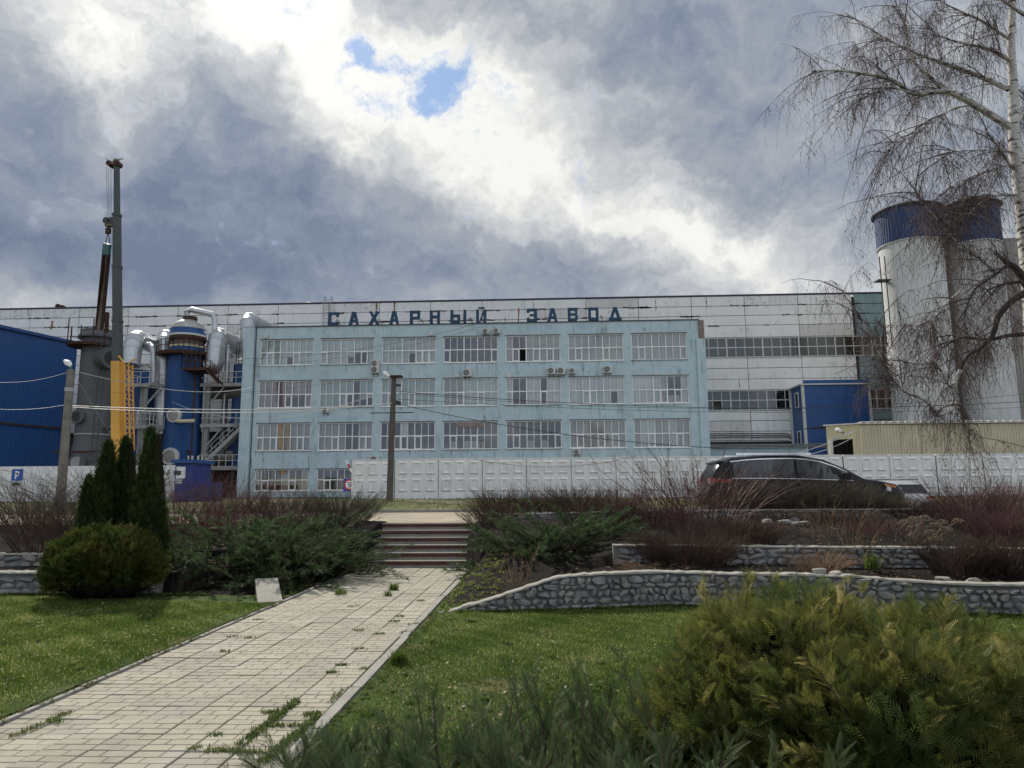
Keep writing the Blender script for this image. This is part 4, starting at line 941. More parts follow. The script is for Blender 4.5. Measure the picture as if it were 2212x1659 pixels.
# steel platforms
def frame(label, u0, u1, vs, Y, depth, posts, braces=()):
    rt = root('steel_platform', (at((u0+u1)/2, 900, Y).x, Y, .9), label, 'platform')
    for v in vs:
        a, b = at(u0, v, Y), at(u1, v, Y); z = (a.z+b.z)/2
        MB().box((a.x, Y, z-.35), (b.x, Y+.12, z)).build('edge_beam', m_steel, rt); MB().box((a.x, Y+.12, z-.06), (b.x, Y+depth, z-.01)).build('deck', m_steel, rt)
        rl = MB(); rail(rl, (a.x, Y+.06, z), (b.x, Y+.06, z), 1.15, max(3, int((b.x-a.x)/1.1)), .05); rail(rl, (a.x, Y+.06, z), (a.x, Y+depth, z), 1.15, 3, .05); rl.build('railing', m_fr_old, rt)
    zt_ = at(u0, vs[0], Y).z
    for u in posts:
        x = at(u, 950, Y).x
        MB().box((x-.24, Y+.13, .9), (x-.17, Y+.6, zt_-.36)).box((x+.17, Y+.13, .9), (x+.24, Y+.6, zt_-.36)).box((x-.17, Y+.33, .9), (x+.17, Y+.37, zt_-.36)).build('post', m_steel, rt)
        MB().box((x-.24, Y+depth-.5, .9), (x+.24, Y+depth, zt_-.36)).build('post', m_steel, rt)
        for v in vs:
            z = at(u, v, Y).z-.4; b = MB().beam((x+.2, Y+.3, z-1.8), (x+1.7, Y+.3, z), .14); b.build('knee_brace', m_steel, rt)
            b = MB().beam((x+.1, Y+depth-.3, z-4.2), (x+2.6, Y+depth-.3, z), .16); b.build('cross_brace', m_steel, rt)
    return rt
frame('grey steel platforms with railings and a staircase next to the blue office block', 432, 560, (827, 915), 69.6, 4.5, (440,))
f2 = frame('grey steel platforms with railings wrapped round the squat blue tank', 262, 322, (828, 918), 66.5, 4.0, (300,))
for v in (828, 918):
    a = at(322, v, 66.5); b = at(354, v+7, 69); bm_ = MB().beam(a, b, .12, .35); bm_.build('edge_beam', m_steel, f2); r_ = MB(); rail(r_, a, b, 1.15, 4, .05); r_.build('railing', m_fr_old, f2)
stc = root('steel_stair', at(440, 1000, 69.3), 'grey steel staircase climbing to the right below the lower platform', 'staircase')
a, b = at(437, 1003, 69.35), at(530, 915, 69.35); sm_ = MB()
for dy in (0, 1.0): MB().beam(a+Vector((0, dy, 0)), b+Vector((0, dy, 0)), .12, .34).build('stringer', m_steel, stc); rr_ = MB(); rail(rr_, a+Vector((0, dy, 0)), b+Vector((0, dy, 0)), 1.2, 5, .06); rr_.build('handrail', m_steel, stc)
for k in range(20): q = a.lerp(b, k/20); MB().box((q.x-.16, q.y+.07, q.z-.02), (q.x+.16, q.y+.93, q.z+.03)).build('tread', m_steel, stc)
ba = at(428, 1007, 69.2); bb = at(530, 1003, 69.2)
plh = root('plinth_building', (ba.x+4, 69.2, .9), 'dark red-brown low plinth under the steel platforms', 'building')
MB().box((ba.x, 69.9, .5), (bb.x, 75, ba.z-.4)).build('wall', M('dark_red_wall', (.04, .02, .018), .9), plh); MB().box((ba.x, 69.2, ba.z-.4), (bb.x, 75, ba.z)).build('slab', m_conc, plh)
for k in range(4): x = ba.x+1+k*2.1; MB().box((x, 69.8, 1.2), (x+.25, 69.95, ba.z-.42)).build('pier', m_dark, plh)
rl = MB(); rail(rl, (ba.x, 69.3, ba.z), (bb.x, 69.3, ba.z), 1.1, 7, .05); rl.build('railing', m_fr_old, plh)
lc = MB(); x = at(420, 1020, 61).x
for k in range(8): a_ = 2*PI*k/8; lc.beam((x+.6*math.cos(a_), 61+.6*math.sin(a_), 1.5), (x+.6*math.cos(a_), 61+.6*math.sin(a_), at(420, 985, 61).z), .06)
for z in (1.8, 2.8, 3.9): lc.tube([(x+.6*math.cos(q), 61+.6*math.sin(q), z) for q in np.linspace(0, 2*PI, 13)], .05, 4, False)
lc.build('ladder_cage', m_fr_old, origin=(x, 61, .9), label='pale round ladder cage standing beside the blue gate cabin', cat='ladder cage')

# crane
KY = 52; kb = at(262, 1010, KY)
kr = root('crane', (kb.x, KY, .9), 'mobile crane with a yellow boom base and a grey telescopic boom raised above the roofs', 'crane')
def boomseg(ua, va, ub, vb, wa, wb, mat, nm, dy=.9):
    p, q = at(ua*.54, va*.54, KY), at(ub*.54, vb*.54, KY); w = wa*.54*KY*.88/FPX; w2 = wb*.54*KY*.88/FPX
    MB().beam(p, q, w, w*1.1, w2).build(nm, mat, kr)
    return p, q
boomseg(473, 1860, 471, 1452, 42, 40, m_yel, 'boom_base'); boomseg(471, 1452, 470, 1284, 34, 32, m_boom, 'boom_section'); boomseg(470, 1284, 468.5, 1067, 31, 30, m_boom, 'boom_section')
boomseg(468.5, 1067, 468, 860, 28, 27, m_boom, 'boom_section'); boomseg(468, 860, 467, 662, 21, 19, m_boom, 'boom_section')
for u, v, w in [(471, 1452, 42), (470, 1284, 38), (469, 1067, 36), (468, 860, 33)]:
    p = at(u*.54, v*.54, KY); h = w*.54*KY*.88/FPX/2; MB().box((p.x-h, KY-h, p.z-.12), (p.x+h, KY+h, p.z+.1)).build('boom_collar', m_boom if v < 1400 else m_yel, kr)
p = at(467*.54, 662*.54, KY); MB().box((p.x-.55, KY-.3, p.z), (p.x+.3, KY+.3, p.z+.25)).box((p.x-.2, KY-.2, p.z+.25), (p.x+.1, KY+.2, p.z+.5)).build('boom_head', M('head_tan', (.22, .18, .12), .7), kr)
for dx in (-.5, .1): MB().tube([(p.x+dx, KY-.32, p.z+.1), (p.x+dx, KY+.32, p.z+.1)], .22, 12).build('sheave', m_rusty, kr)
MB().beam((p.x-.5, KY, p.z+.3), (p.x-.95, KY, p.z+.65), .05).beam((p.x, KY, p.z+.5), (p.x+.5, KY, p.z+.55), .05).build('aerial', m_dark, kr)
jt = [at(u*.54, v*.54, KY-.3) for u, v in ((498, 1452), (514, 1455), (520, 1800), (503, 1800))]; lj = MB()
for z_ in (0, .55):
    o_ = Vector((0, z_, 0)); lj.beam(jt[0]+o_, jt[3]+o_, .08).beam(jt[1]+o_, jt[2]+o_, .08)
    for k in range(18):
        a_, b_ = jt[0].lerp(jt[3], k/18), jt[1].lerp(jt[2], (k+1)/18); a2, b2 = jt[0].lerp(jt[3], (k+1)/18), jt[1].lerp(jt[2], k/18)
        lj.beam(a_+o_, b_+o_, .045) if k % 2 else lj.beam(a2+o_, b2+o_, .045)
lj.beam(jt[0], jt[0]+Vector((-.5, 0, .55)), .1).beam(jt[1], jt[1]+Vector((.5, 0, .4)), .08).build('lattice_jib', m_yel, kr)
hk = at(440*.54, 890*.54, KY)
ro = MB(); top = at(460*.54, 668*.54, KY)
for dx in (-.35, -.2, -.05, .1): ro.tube([(top.x-.35+dx, KY, top.z), (hk.x+dx*.7, KY, hk.z+.3)], .012, 4)
ro.build('hoist_rope', m_wire, kr)
MB().box((hk.x-.3, KY-.2, hk.z-.35), (hk.x+.3, KY+.2, hk.z+.3)).build('hook_block', M('hook_olive', (.16, .13, .06), .7), kr)
for dx in (-.2, .22): MB().tube([(hk.x+dx, KY-.24, hk.z+.1), (hk.x+dx, KY+.24, hk.z+.1)], .27, 14).build('sheave', m_dark, kr)
MB().tube([(hk.x, KY, hk.z-.35), (hk.x, KY, hk.z-.6), (hk.x+.12, KY, hk.z-.75), (hk.x, KY, hk.z-.9), (hk.x-.14, KY, hk.z-.78)], .06, 8).build('hook', m_dark, kr)
MB().box((kb.x-1.3, KY-.5, 1.0), (kb.x+1.5, KY+6, 2.2)).build('chassis', m_yel, kr)
for dy in (0, 1.5, 4.2, 5.6):
    for s in (-1.35, 1.35): MB().tube([(kb.x+s-.15, KY+dy, 1.3), (kb.x+s+.15, KY+dy, 1.3)], .5, 16).build('wheel', m_black, kr)
ht, hb = at(430*.54, 975*.54, KY-.1), at(398*.54, 1318*.54, KY+3)
hbm = root('hoisted_beam', ht, 'long weathered steel column hanging from the crane hook above the grey column', 'steel beam')
sl2 = MB(); kk = at(433*.54, 925*.54, KY-.1)
for dx in (-.16, .18): sl2.tube([(kk.x, kk.y, kk.z), (ht.x+dx, ht.y, ht.z)], .035, 5)
sl2.build('sling', m_dark, hbm); MB().box((kk.x-.18, kk.y-.1, kk.z-.2), (kk.x+.18, kk.y+.1, kk.z+.25)).build('shackle', m_rusty, hbm)
d_ = (hb-ht).normalized(); MB().beam(ht, hb, .34, .3).build('web', M('weathered_steel', (.20, .19, .18), .8, var=.2), hbm)
for s in (-.2, .2): MB().beam(ht+Vector((s, -.03, -.9)), hb+Vector((s*1.1, -.03, 0)), .055, .36).build('flange', m_rusty, hbm)
MB().beam(ht+Vector((0, -.03, 0)), ht+d_*1.1+Vector((0, -.03, 0)), .5, .36).build('end_plate', M('teal_paint', (.10, .20, .20), .7), hbm)
MB().beam(hb+Vector((.35, .3, 1.5)), hb+Vector((.4, .3, -.2)), .24, .24).build('lower_stub', m_rusty, hbm)

# ================================================================== fences
FNY = 47.6; fn = root('concrete_fence', (0, FNY, .9), 'whitewashed precast concrete fence with rows of square relief panels', 'fence')
ua = at(948, 1000, FNY).x; PWd = at(1043, 1000, FNY).x-ua; fzt = at(1000, 990, FNY).z; fzb = at(1000, 1079, FNY).z
def fpanel():
    mb = MB(); w, h = PWd-.06, fzt-fzb; mb.box((0, .03, -.6), (w, .15, h))
    e = .06; mb.box((0, 0, h-e), (w, .03, h)); mb.box((0, 0, -.6), (w, .03, .38)); mb.box((0, 0, .38), (.05, .03, h-e)); mb.box((w-.05, 0, .38), (w, .03, h-e))
    cw = (w-.1)/3; rh = (h-e-.38)/2
    for i in range(3):
        for j in range(2):
            x0, x1, za, zb = .05+i*cw+.13, .05+(i+1)*cw-.13, .38+j*rh+.12, .38+(j+1)*rh-.12
            O = [(x0, za), (x1, za), (x1, zb), (x0, zb)]; I = [(x0+.1, za+.1), (x1-.1, za+.1), (x1-.1, zb-.1), (x0+.1, zb-.1)]; J = [(x0+.19, za+.19), (x1-.19, za+.19), (x1-.19, zb-.19), (x0+.19, zb-.19)]
            vs = [(x, .029, z) for x, z in O]+[(x, -.05, z) for x, z in I]+[(x, .01, z) for x, z in J]
            mb.add(vs, [(a, (a+1) % 4, 4+(a+1) % 4, 4+a) for a in range(4)]+[(4+a, 4+(a+1) % 4, 8+(a+1) % 4, 8+a) for a in range(4)]+[(8, 9, 10, 11)])
    return mb.mesh('fence_panel', m_cfence, (0, 0, 0))
fpm = fpanel()
for k in range(-2, 17):
    o = inst('fence_panel', fpm, fn, (ua+k*PWd+rnd.uniform(-.01, .01), FNY-.012*k*0+rnd.uniform(-.02, .02), fzb+rnd.uniform(-.03, .03)+(.03 if k > 11 else 0)), (rnd.uniform(-.006, .006), rnd.uniform(-.004, .004), 0))
mbp = MB()
for k in range(-2, 18): mbp.box((ua+k*PWd-.035, FNY+.04, .5), (ua+k*PWd-.025, FNY+.14, fzt-.05))
mbp.build('joint_filler', m_joint, fn, kind='stuff')
WY = 45; w0, w1_ = at(-80, 1009, WY), at(425, 1002, WY)
wf = root('smooth_wall', ((w0.x+w1_.x)/2, WY, .9), 'plain white wall at the left behind the parking sign and bare shrubs', 'wall')
n = 9
for k in range(n):
    x0 = w0.x+(w1_.x-w0.x)*k/n; x1 = w0.x+(w1_.x-w0.x)*(k+1)/n
    MB().box((x0+.01, WY, .3), (x1-.01, WY+.15, at(0, 1008, WY).z)).build('wall_panel', m_cfence, wf)
# gate cabin
c0, c1_ = at(372, 1010, 43.5), at(436, 1010, 43.5); cz = at(390, 997, 43.5).z
gc = root('gate_cabin', (c0.x, 43.5, .9), 'small blue gate cabin with a white band and window beside the tall thuja', 'cabin')
MB().box((c0.x+.2, 43.5, .5), (c1_.x-.6, 46, cz-.1)).build('wall', M('cabin_blue', (.02, .045, .22), .6), gc); MB().box((c0.x, 43.3, cz-.1), (c1_.x-.45, 46.2, cz+.12)).build('roof', m_bcor, gc)
a_, b_ = at(372, 1017, 43.4), at(390, 1030, 43.4); MB().box((c0.x+.3, 43.44, b_.z-.1), (b_.x+.25, 43.499, a_.z+.25)).build('white_band', m_wht, gc)
MB().box((a_.x+.1, 43.40, b_.z+.12), (b_.x, 43.439, a_.z)).build('window', m_dark, gc)
a_, b_ = at(374, 1036, 43.4), at(392, 1044, 43.4); MB().box((a_.x, 43.42, b_.z), (b_.x, 43.499, a_.z)).build('notice_board', m_wht, gc)
nb = MB()
for k in range(6): x = a_.x+.06+k*.09; nb.box((x, 43.412, b_.z+.05), (x+.05, 43.4195, a_.z-.04))
nb.build('notice_print', m_dark, gc)
gbx = MB().box((c1_.x-.5, 43, .5), (c1_.x+.9, 44.5, at(420, 1042, 43.5).z)); gbx.build('utility_box', M('cabin_blue2', (.02, .03, .14), .6), origin=(c1_.x, 43.5, .8), label='low dark blue utility box with a rusty top next to the gate cabin', cat='box')

# signs
PY = 43; s_ = at(37, 1026, PY); ps = root('parking_sign', (s_.x, PY, .9), 'blue square parking sign with a white P above a small plate showing a car', 'road sign')
h = .36; MB().tube([(s_.x, PY+.06, .8), (s_.x, PY+.06, s_.z+h)], .04, 8).build('post', m_steel, ps)
MB().box((s_.x-h, PY, s_.z-h), (s_.x+h, PY+.03, s_.z+h)).build('sign_board', m_sblue, ps)
P_ = MB(); a = s_.x-.13; b = s_.z-.24
P_.prism([(a, b), (a+.09, b), (a+.09, b+.48), (a, b+.48)], PY-.012, PY-.002)
arc = [(a+.09, b+.48), (a+.09, b+.40)]+[(a+.14+.09*math.sin(q)*.7, b+.31+.09*math.cos(q)) for q in np.linspace(0, PI, 7)]+[(a+.09, b+.22), (a+.09, b+.14)]+[(a+.14+.17*math.sin(q)*.8, b+.31+.17*math.cos(q)) for q in np.linspace(PI, 0, 9)]
P_.prism(arc[::-1], PY-.012, PY-.002); P_.build('letter_p', m_wht, ps)
MB().box((s_.x-h, PY, s_.z-h-.38), (s_.x+h*.95, PY+.03, s_.z-h-.03)).build('plate', M('plate_grey', (.42, .44, .42), .5), ps)
zc_ = s_.z-h-.26; MB().prism([(s_.x-.26, zc_), (s_.x+.26, zc_), (s_.x+.27, zc_+.07), (s_.x+.16, zc_+.09), (s_.x+.08, zc_+.16), (s_.x-.12, zc_+.16), (s_.x-.2, zc_+.09), (s_.x-.27, zc_+.07)][::-1], PY-.012, PY-.002).build('car_symbol', m_black, ps)
for dx in (-.15, .15): MB().tube([(s_.x+dx, PY-.014, zc_), (s_.x+dx, PY-.0025, zc_)], .05, 12).build('car_symbol', m_black, ps)
VY = 48.3; s_ = at(754.6, 1047, VY); vs_ = root('speed_sign', (s_.x, VY, .9), 'round red-ringed speed limit 5 sign at the left end of the fence', 'road sign')
MB().box((s_.x-.42, VY, s_.z-.45), (s_.x+.4, VY+.03, s_.z+.42)).build('sign_board', m_sblue, vs_)
rc = MB()
rc.tube([(s_.x, VY-.012, s_.z), (s_.x, VY-.002, s_.z)], .38, 28).build('red_ring', m_sred, vs_); MB().tube([(s_.x, VY-.02, s_.z), (s_.x, VY-.0125, s_.z)], .27, 28).build('white_disc', m_wht, vs_)
five = MB(); X, Z = s_.x, s_.z; yy0, yy1 = VY-.028, VY-.0205
five.prism([(X-.1, Z+.17), (X+.1, Z+.17), (X+.1, Z+.12), (X-.1, Z+.12)][::-1], yy0, yy1).prism([(X-.1, Z+.12), (X-.05, Z+.12), (X-.05, Z+.03), (X-.1, Z)][::-1], yy0, yy1)
arc = [(X-.1, Z+.0), (X-.05, Z+.04)]+[(X-.01+.11*math.sin(q), Z-.06+.11*math.cos(q)) for q in np.linspace(0, PI*1.2, 9)]+[(X-.01+.06*math.sin(q), Z-.06+.06*math.cos(q)) for q in np.linspace(PI*1.2, 0, 9)]
five.prism(arc[::-1], yy0, yy1).build('digit_five', m_black, vs_)
MB().tube([(s_.x+.35, VY+.08, .8), (s_.x+.35, VY+.08, at(752, 1022, VY).z)], .06, 8).build('post', m_steel, vs_)
b0 = at(760, 1020, 46.2); b1 = at(748, 994, 46.2); br = root('barrier_arm', b0, 'raised red and white barrier arm tip at the fence end', 'barrier')
for k in range(3): MB().beam(b0.lerp(b1, k/3), b0.lerp(b1, (k+1)/3), .12, .06).build('striped_section', m_sred if k == 1 else m_wht, br)

# ------------------------------------------------------------------ poles and wires
def pole(name, top, base, r0_, r1_, mat, label):
    rt = root(name, base, label, 'utility pole'); MB().tube([base-Vector((0, 0, .3)), top], [r0_, r1_], 10).build('shaft', mat, rt); return rt
tA = at(153, 799, 28); bA = at(130, 1090, 28); bA.z = .85
pA_ = pole('utility_pole', tA, bA, .19, .14, m_pole, 'leaning concrete pole with a lamp in front of the grey column')
hA = at(147, 785, 27.6); MB().tube([tA, at(151, 792, 27.8), hA], .03, 6).build('lamp_arm', m_steel, pA_)
MB().tube([at(153, 790, 27.6), at(147, 784, 27.6), at(139, 779, 27.6)], [.06, .13, .06], 8).build('lamp_head', m_wht, pA_)
MB().tube([tA-Vector((0, 0, .9)), tA-Vector((0, 0, .75))], .17, 10).build('clamp_band', m_steel, pA_)
tB = at(851, 812, 40.5); bB = at(841, 1086, 40.5)
pB_ = pole('utility_pole', tB, bB, .20, .14, m_pole2, 'dark concrete pole with a street lamp in front of the blue facade')
MB().tube([tB, at(842, 815, 40.4), at(838, 811, 40.3)], .03, 6).build('lamp_arm', m_steel, pB_); MB().tube([at(841, 814, 40.2), at(833, 808, 40.2), at(828, 802, 40.2)], [.07, .14, .05], 8).build('lamp_head', m_wht, pB_)
MB().box((tB.x-.2, 40.2, tB.z-.1), (tB.x+.5, 40.7, tB.z)).build('cross_arm', m_rusty, pB_)
zz = at(850, 892, 40.5).z; MB().beam((tB.x-1.35, 40.4, zz), (tB.x+1.2, 40.4, zz), .05).build('cross_arm', m_rusty, pB_)
for v in (832, 868, 872): q = at(850, v, 40.3); MB().tube([(q.x+.15, 40.2, q.z), (q.x+.45, 40.2, q.z-.05)], .07, 6).build('insulator', m_dark, pB_)
WN = 0
def wire(a, b, sag, label, r=.014, mat=m_wire, name='overhead_cable'):
    A, Bv = at(*a), at(*b); n = 16; pts = [A.lerp(Bv, k/n)-Vector((0, 0, sag*.55*4*(k/n)*(1-k/n))) for k in range(n+1)]
    MB().tube(pts, r*.62, 5).build(name, mat, origin=A, label=label, cat='cable', group='overhead cables')
wire((0, 826, 26), (152, 802, 28), .25, 'pale cable from the left edge up to the leaning pole', .014, m_wirel)
wire((0, 884, 26), (143, 874, 28), .15, 'pale cable from the left edge to the middle of the leaning pole', .014, m_wirel)
wire((155, 800, 28), (546, 836, 62), 1.2, 'pale cable from the leaning pole top to the blue office corner', .03, m_wirel)
wire((148, 876, 28), (851, 872, 40.5), .45, 'upper pale double cable between the two poles', .022, m_wirel)
wire((148, 879, 28), (851, 870, 40.5), .7, 'lower pale double cable between the two poles', .022, m_wirel)
wire((156, 802, 28), (262, 975, 50), .1, 'steep pale stay wire from the leaning pole down past the yellow boom', .016, m_wirel)
wire((372, 868, 60), (838, 842, 40.6), 2.9, 'pale cable sagging from the blue column to the middle pole', .02, m_wirel)
wire((0, 812, 50), (838, 808, 41), 2.4, 'thin dark cable from the left edge to the lamp of the middle pole', .012)
wire((530, 775, 66), (1060, 690, 68.4), 1.6, 'upper dark cable climbing across the top-floor windows', .022)
wire((530, 790, 66), (1095, 688, 68.4), 1.8, 'lower dark cable climbing across the top-floor windows', .018)
wire((862, 846, 40.5), (2300, 862, 46), 1.4, 'thick black cable from the middle pole off to the right edge', .03)
wire((862, 849, 40.5), (2300, 842, 46), 1.9, 'thin black cable from the middle pole off to the right edge', .018)
wire((858, 872, 40.5), (1560, 968, 40), .8, 'black cable descending from the middle pole to behind the black car', .03)
wire((858, 862, 40.5), (2300, 875, 52), 1.2, 'straight grey cable under the thick black one', .018)
wire((1025, 992, 47.4), (1375, 985, 47.4), 1.1, 'loose cable hanging in a curve on the white fence', .018)
wire((1700, 985, 50), (1845, 932, 59), .3, 'upper light cable rising to the cream shed door', .03, m_wirel)
wire((1700, 990, 50), (1843, 945, 59), .5, 'lower light cable drooping to the cream shed door', .03, m_wirel)

# ================================================================== vehicles
def car(name, label, st, hw, loc, rz, paint, glass_from, glass_to, cat='car', wheels=((.95), (3.8)), wr=.37, split=()):
    """st: stations along x (rear to front): (x, z_bottom, z_belt, z_roof, width factor); body lofted from cross-sections"""
    rt = root(name, loc, label, cat, rz=rz); L = Vector(loc)
    def sec(s):
        x, zb, zl, zr, wf = s; w = hw*wf; wr_ = w*(.80 if zr-zl > .25 else .93)
        return [(x, w*.90, zb), (x, w*.99, zb+.12), (x, w, (zb+zl)/2), (x, w*.97, zl), (x, wr_+(w*.97-wr_)*.12, zr-(.07 if zr-zl > .25 else .03)), (x, wr_*.93, zr-.015), (x, wr_*.5, zr+.018), (x, 0, zr+.025)]
    S = [sec(s) for s in st]; V, F = [], []
    for s in S: V += s+[(x, -y, z) for x, y, z in s[-2::-1]]
    m = 15
    for i in range(len(S)-1):
        for k in range(m-1): F.append((i*m+k, i*m+k+1, (i+1)*m+k+1, (i+1)*m+k))
        F.append((i*m+m-1, i*m, (i+1)*m, (i+1)*m+m-1))
    F += [tuple(range(m))[::-1], tuple(range((len(S)-1)*m, len(S)*m))]
    def put(mb, nm, mat, sm=False):
        mb.v = [(x+L.x, y+L.y, z+L.z) for x, y, z in mb.v]; return mb.build(nm, mat, rt, smooth=sm)
    put(MB().add(V, F), 'body', paint, True)
    def at_s(x):
        for a, b in zip(st, st[1:]):
            if a[0] <= x <= b[0]: t = (x-a[0])/(b[0]-a[0]); return [p+(q-p)*t for p, q in zip(a, b)]
    def strip(x0, x1, off, lo=.10, hi=.90, n=8, cut0=0, cut1=0):
        for sgn in (1, -1):
            mb = MB(); vs = []
            for k in range(n+1):
                x = x0+(x1-x0)*k/n; s = at_s(x); q = sec(s); a, b = q[3], q[4]
                l_, h_ = lo, hi
                for t in (l_, h_): vs.append((x, sgn*(a[1]+(b[1]-a[1])*t+off), a[2]+(b[2]-a[2])*t))
            fs = [(2*k, 2*k+2, 2*k+3, 2*k+1) for k in range(n)]; mb.add(vs, fs); yield mb
    prev = glass_from
    for e in list(split)+[glass_to]:
        for mb in strip(prev+.03, e-.03, .012): put(mb, 'side_window', CARGLASS if False else M('car_glass_dark', (.035, .042, .045), .06, spec=.8, var=.02))
        prev = e
    for mb in strip(glass_from-.03, glass_to+.05, .014, .03, .075): put(mb, 'chrome_strip', m_chrome)
    for mb in strip(glass_from-.03, glass_to+.05, .014, .93, .98): put(mb, 'chrome_strip', m_chrome)
    for xw in wheels:
        for s in (1, -1):
            w = MB().tube([(xw+L.x, s*(hw-.22)+L.y, wr+L.z), (xw+L.x, s*(hw+.01)+L.y, wr+L.z)], wr, 24).build('wheel', m_black, rt)
            MB().tube([(xw+L.x, s*(hw-.02)+L.y, wr+L.z), (xw+L.x, s*(hw+.02)+L.y, wr+L.z)], wr*.66, 12).build('rim', m_steel, w)
    return rt, put
# black SUV on the road
pc = at(1522, 1040, 19.6); roof_z = at(1650, 985, 19.6).z; g0 = roof_z-1.72
st = [(0, .55, .95, 1.0, .80), (.06, .42, 1.05, 1.25, .88), (.26, .30, 1.08, 1.55, .94), (.6, .26, 1.09, 1.665, .97), (1.4, .24, 1.08, 1.71, 1), (2.3, .24, 1.06, 1.71, 1), (2.9, .24, 1.04, 1.60, 1), (3.45, .24, 1.03, 1.36, .99), (3.85, .25, 1.02, 1.09, .985), (4.3, .26, .98, 1.03, .96), (4.65, .30, .88, .95, .90), (4.86, .38, .72, .80, .78), (4.92, .45, .62, .68, .66)]
suv, put = car('parked_suv', 'black SUV with chrome window trim parked on the road behind the bare hedge', st, .96, (pc.x, 19.6, g0), math.radians(-1), m_car, .55, 3.5, 'car', (.95, 3.85), split=(2.15,))
put(MB().box((-.02, -.86, .98), (.12, -.45, 1.12)).box((-.02, .45, .98), (.12, .86, 1.12)).box((-.01, -.95, 1.0), (.5, -.93, 1.1)), 'tail_light', m_tail)
put(MB().beam((4.35, -.93, .86), (4.80, -.68, .76), .04, .16), 'headlight', m_lamp); put(MB().beam((4.3, -.945, .93), (4.6, -.86, .87), .03, .05), 'indicator', m_amber)
put(MB().box((3.28, -1.13, 1.04), (3.42, -.98, 1.22)), 'mirror', m_car)
for q in (-.72, .72): put(MB().beam((.7, q, 1.745), (2.6, q, 1.735), .04, .05), 'roof_rail', m_chrome)
put(MB().box((.20, -.7, 1.52), (.52, .7, 1.57)), 'spoiler', m_car)
# silver-grey car behind, seen from its rear corner
pg = at(2012, 1060, 32.5); zr = at(1950, 1038, 32.5).z
st2 = [(0, .5, .9, .95, .86), (.05, .35, 1.0, 1.1, .93), (.35, .28, 1.03, 1.5, .97), (.7, .24, 1.03, 1.62, 1), (1.8, .24, 1.0, 1.65, 1), (2.5, .24, .98, 1.55, 1), (3.2, .24, .96, 1.06, .99), (3.9, .26, .88, .95, .94), (4.3, .35, .7, .78, .8)]
cx2, cy2 = at(1976, 1060, 31.5).x, 31.5
g2, put = car('parked_hatchback', 'silver-grey hatchback seen from behind to the right of the black SUV', st2, .92, (cx2, cy2, zr-1.66), math.radians(103), m_carg, .6, 3.0, 'car', (.8, 3.45), .34, split=(1.6,))
put(MB().add([(.03, -.68, 1.14), (.03, .68, 1.14), (.285, .58, 1.485), (.285, -.58, 1.485)], [(0, 3, 2, 1)]).box((.02, -.6, 1.10), (.06, .6, 1.11)), 'rear_window', m_black)
for q in (-1, 1): put(MB().box((-.03, q*.72-.16, .86), (.06, q*.72+.16, .98)), 'tail_light', m_tail)
put(MB().box((-.02, -.26, .62), (-.002, .26, .74)), 'licence_plate', m_wht); put(MB().box((-.025, -.80, .40), (.02, .80, .52)), 'bumper', m_dark)
for q in (-.7, .7): put(MB().beam((.6, q, 1.70), (2.3, q, 1.70), .04), 'roof_rail', m_black)
pv = at(1668, 975, 27); st3 = [(0, .4, 1.1, 1.9, .95), (.1, .3, 1.15, 2.05, .98), (2.4, .3, 1.1, 2.08, 1), (3.4, .3, 1.1, 1.9, 1), (4.0, .3, 1.0, 1.1, .97), (4.8, .35, .8, .9, .9)]
vz = at(1668, 976, 27).z
van, put = car('parked_van', 'pale blue van roof showing above the black SUV', st3, .98, (pv.x, 27.6, vz-2.08), math.radians(88), m_carb, .5, 3.6, 'van', (.9, 3.9), .34)

# ================================================================== vegetation
def rvec(n): return nrm(rng.normal(size=(n, 3)))
def frond(nside, L=.45, ang=40, w=.035, droop=.25, second=False):
    V, F = [], []
    def quad(p, d, side, ln, wd, z):
        p, d = np.array(p), np.array(d); q = np.array([-d[1], d[0], 0]); k = len(V)
        V.extend([p, p+d*ln*.5+q*wd*.5+[0, 0, z*.4], p+d*ln+[0, 0, z], p+d*ln*.5-q*wd*.5+[0, 0, z*.4]]); F.append((k, k+1, k+2, k+3))
    pts = [np.array([0, t, -droop*t*t]) for t in np.linspace(0, 1, 4)]
    for a, b in zip(pts, pts[1:]):
        k = len(V); V.extend([a+[-w*.4, 0, 0], a+[w*.4, 0, 0], b+[w*.25, 0, 0], b+[-w*.25, 0, 0]]); F.append((k, k+1, k+2, k+3))
    for i in range(nside):
        t = .12+.82*i/nside
        for s in (-1, 1):
            a = math.radians(ang*(1-.3*t)); d = (s*math.sin(a), math.cos(a), 0); ln = L*(1-t*.75)
            quad((0, t, -droop*t*t), d, s, ln, w*1.5, -.12*ln)
            if second and i % 2 == 0:
                for q in (.35, .62):
                    a2 = a*.2; quad((d[0]*ln*q, t+d[1]*ln*q, -droop*t*t-.05*ln), (s*math.sin(a2), math.cos(a2), 0), s, ln*.45, w*1.2, -.03)
    return np.array(V, float), np.array(F)
def scatter(tpl, P, Y, up, S):
    tv, tf = tpl; X = nrm(np.cross(Y, up)); Z = np.cross(X, Y)
    V = P[:, None]+S[:, None, None]*(tv[None, :, 0:1]*X[:, None]+tv[None, :, 1:2]*Y[:, None]+tv[None, :, 2:3]*Z[:, None])
    F = tf[None]+(np.arange(len(P))*len(tv))[:, None, None]
    return V.reshape(-1, 3), F.reshape(-1, tf.shape[1]), len(tv)
m_thuja = leafmat('thuja_leaf', (.040, .062, .014, 1), (.085, .085, .018, 1), .35, (.16, .105, .025, 1))
m_thujag = leafmat('thuja_leaf_gold', (.060, .088, .024, 1), (.17, .17, .042, 1), .45, (.48, .40, .15, 1))
m_thujad = leafmat('thuja_leaf_dark', (.022, .042, .012, 1), (.045, .068, .018, 1), .3)
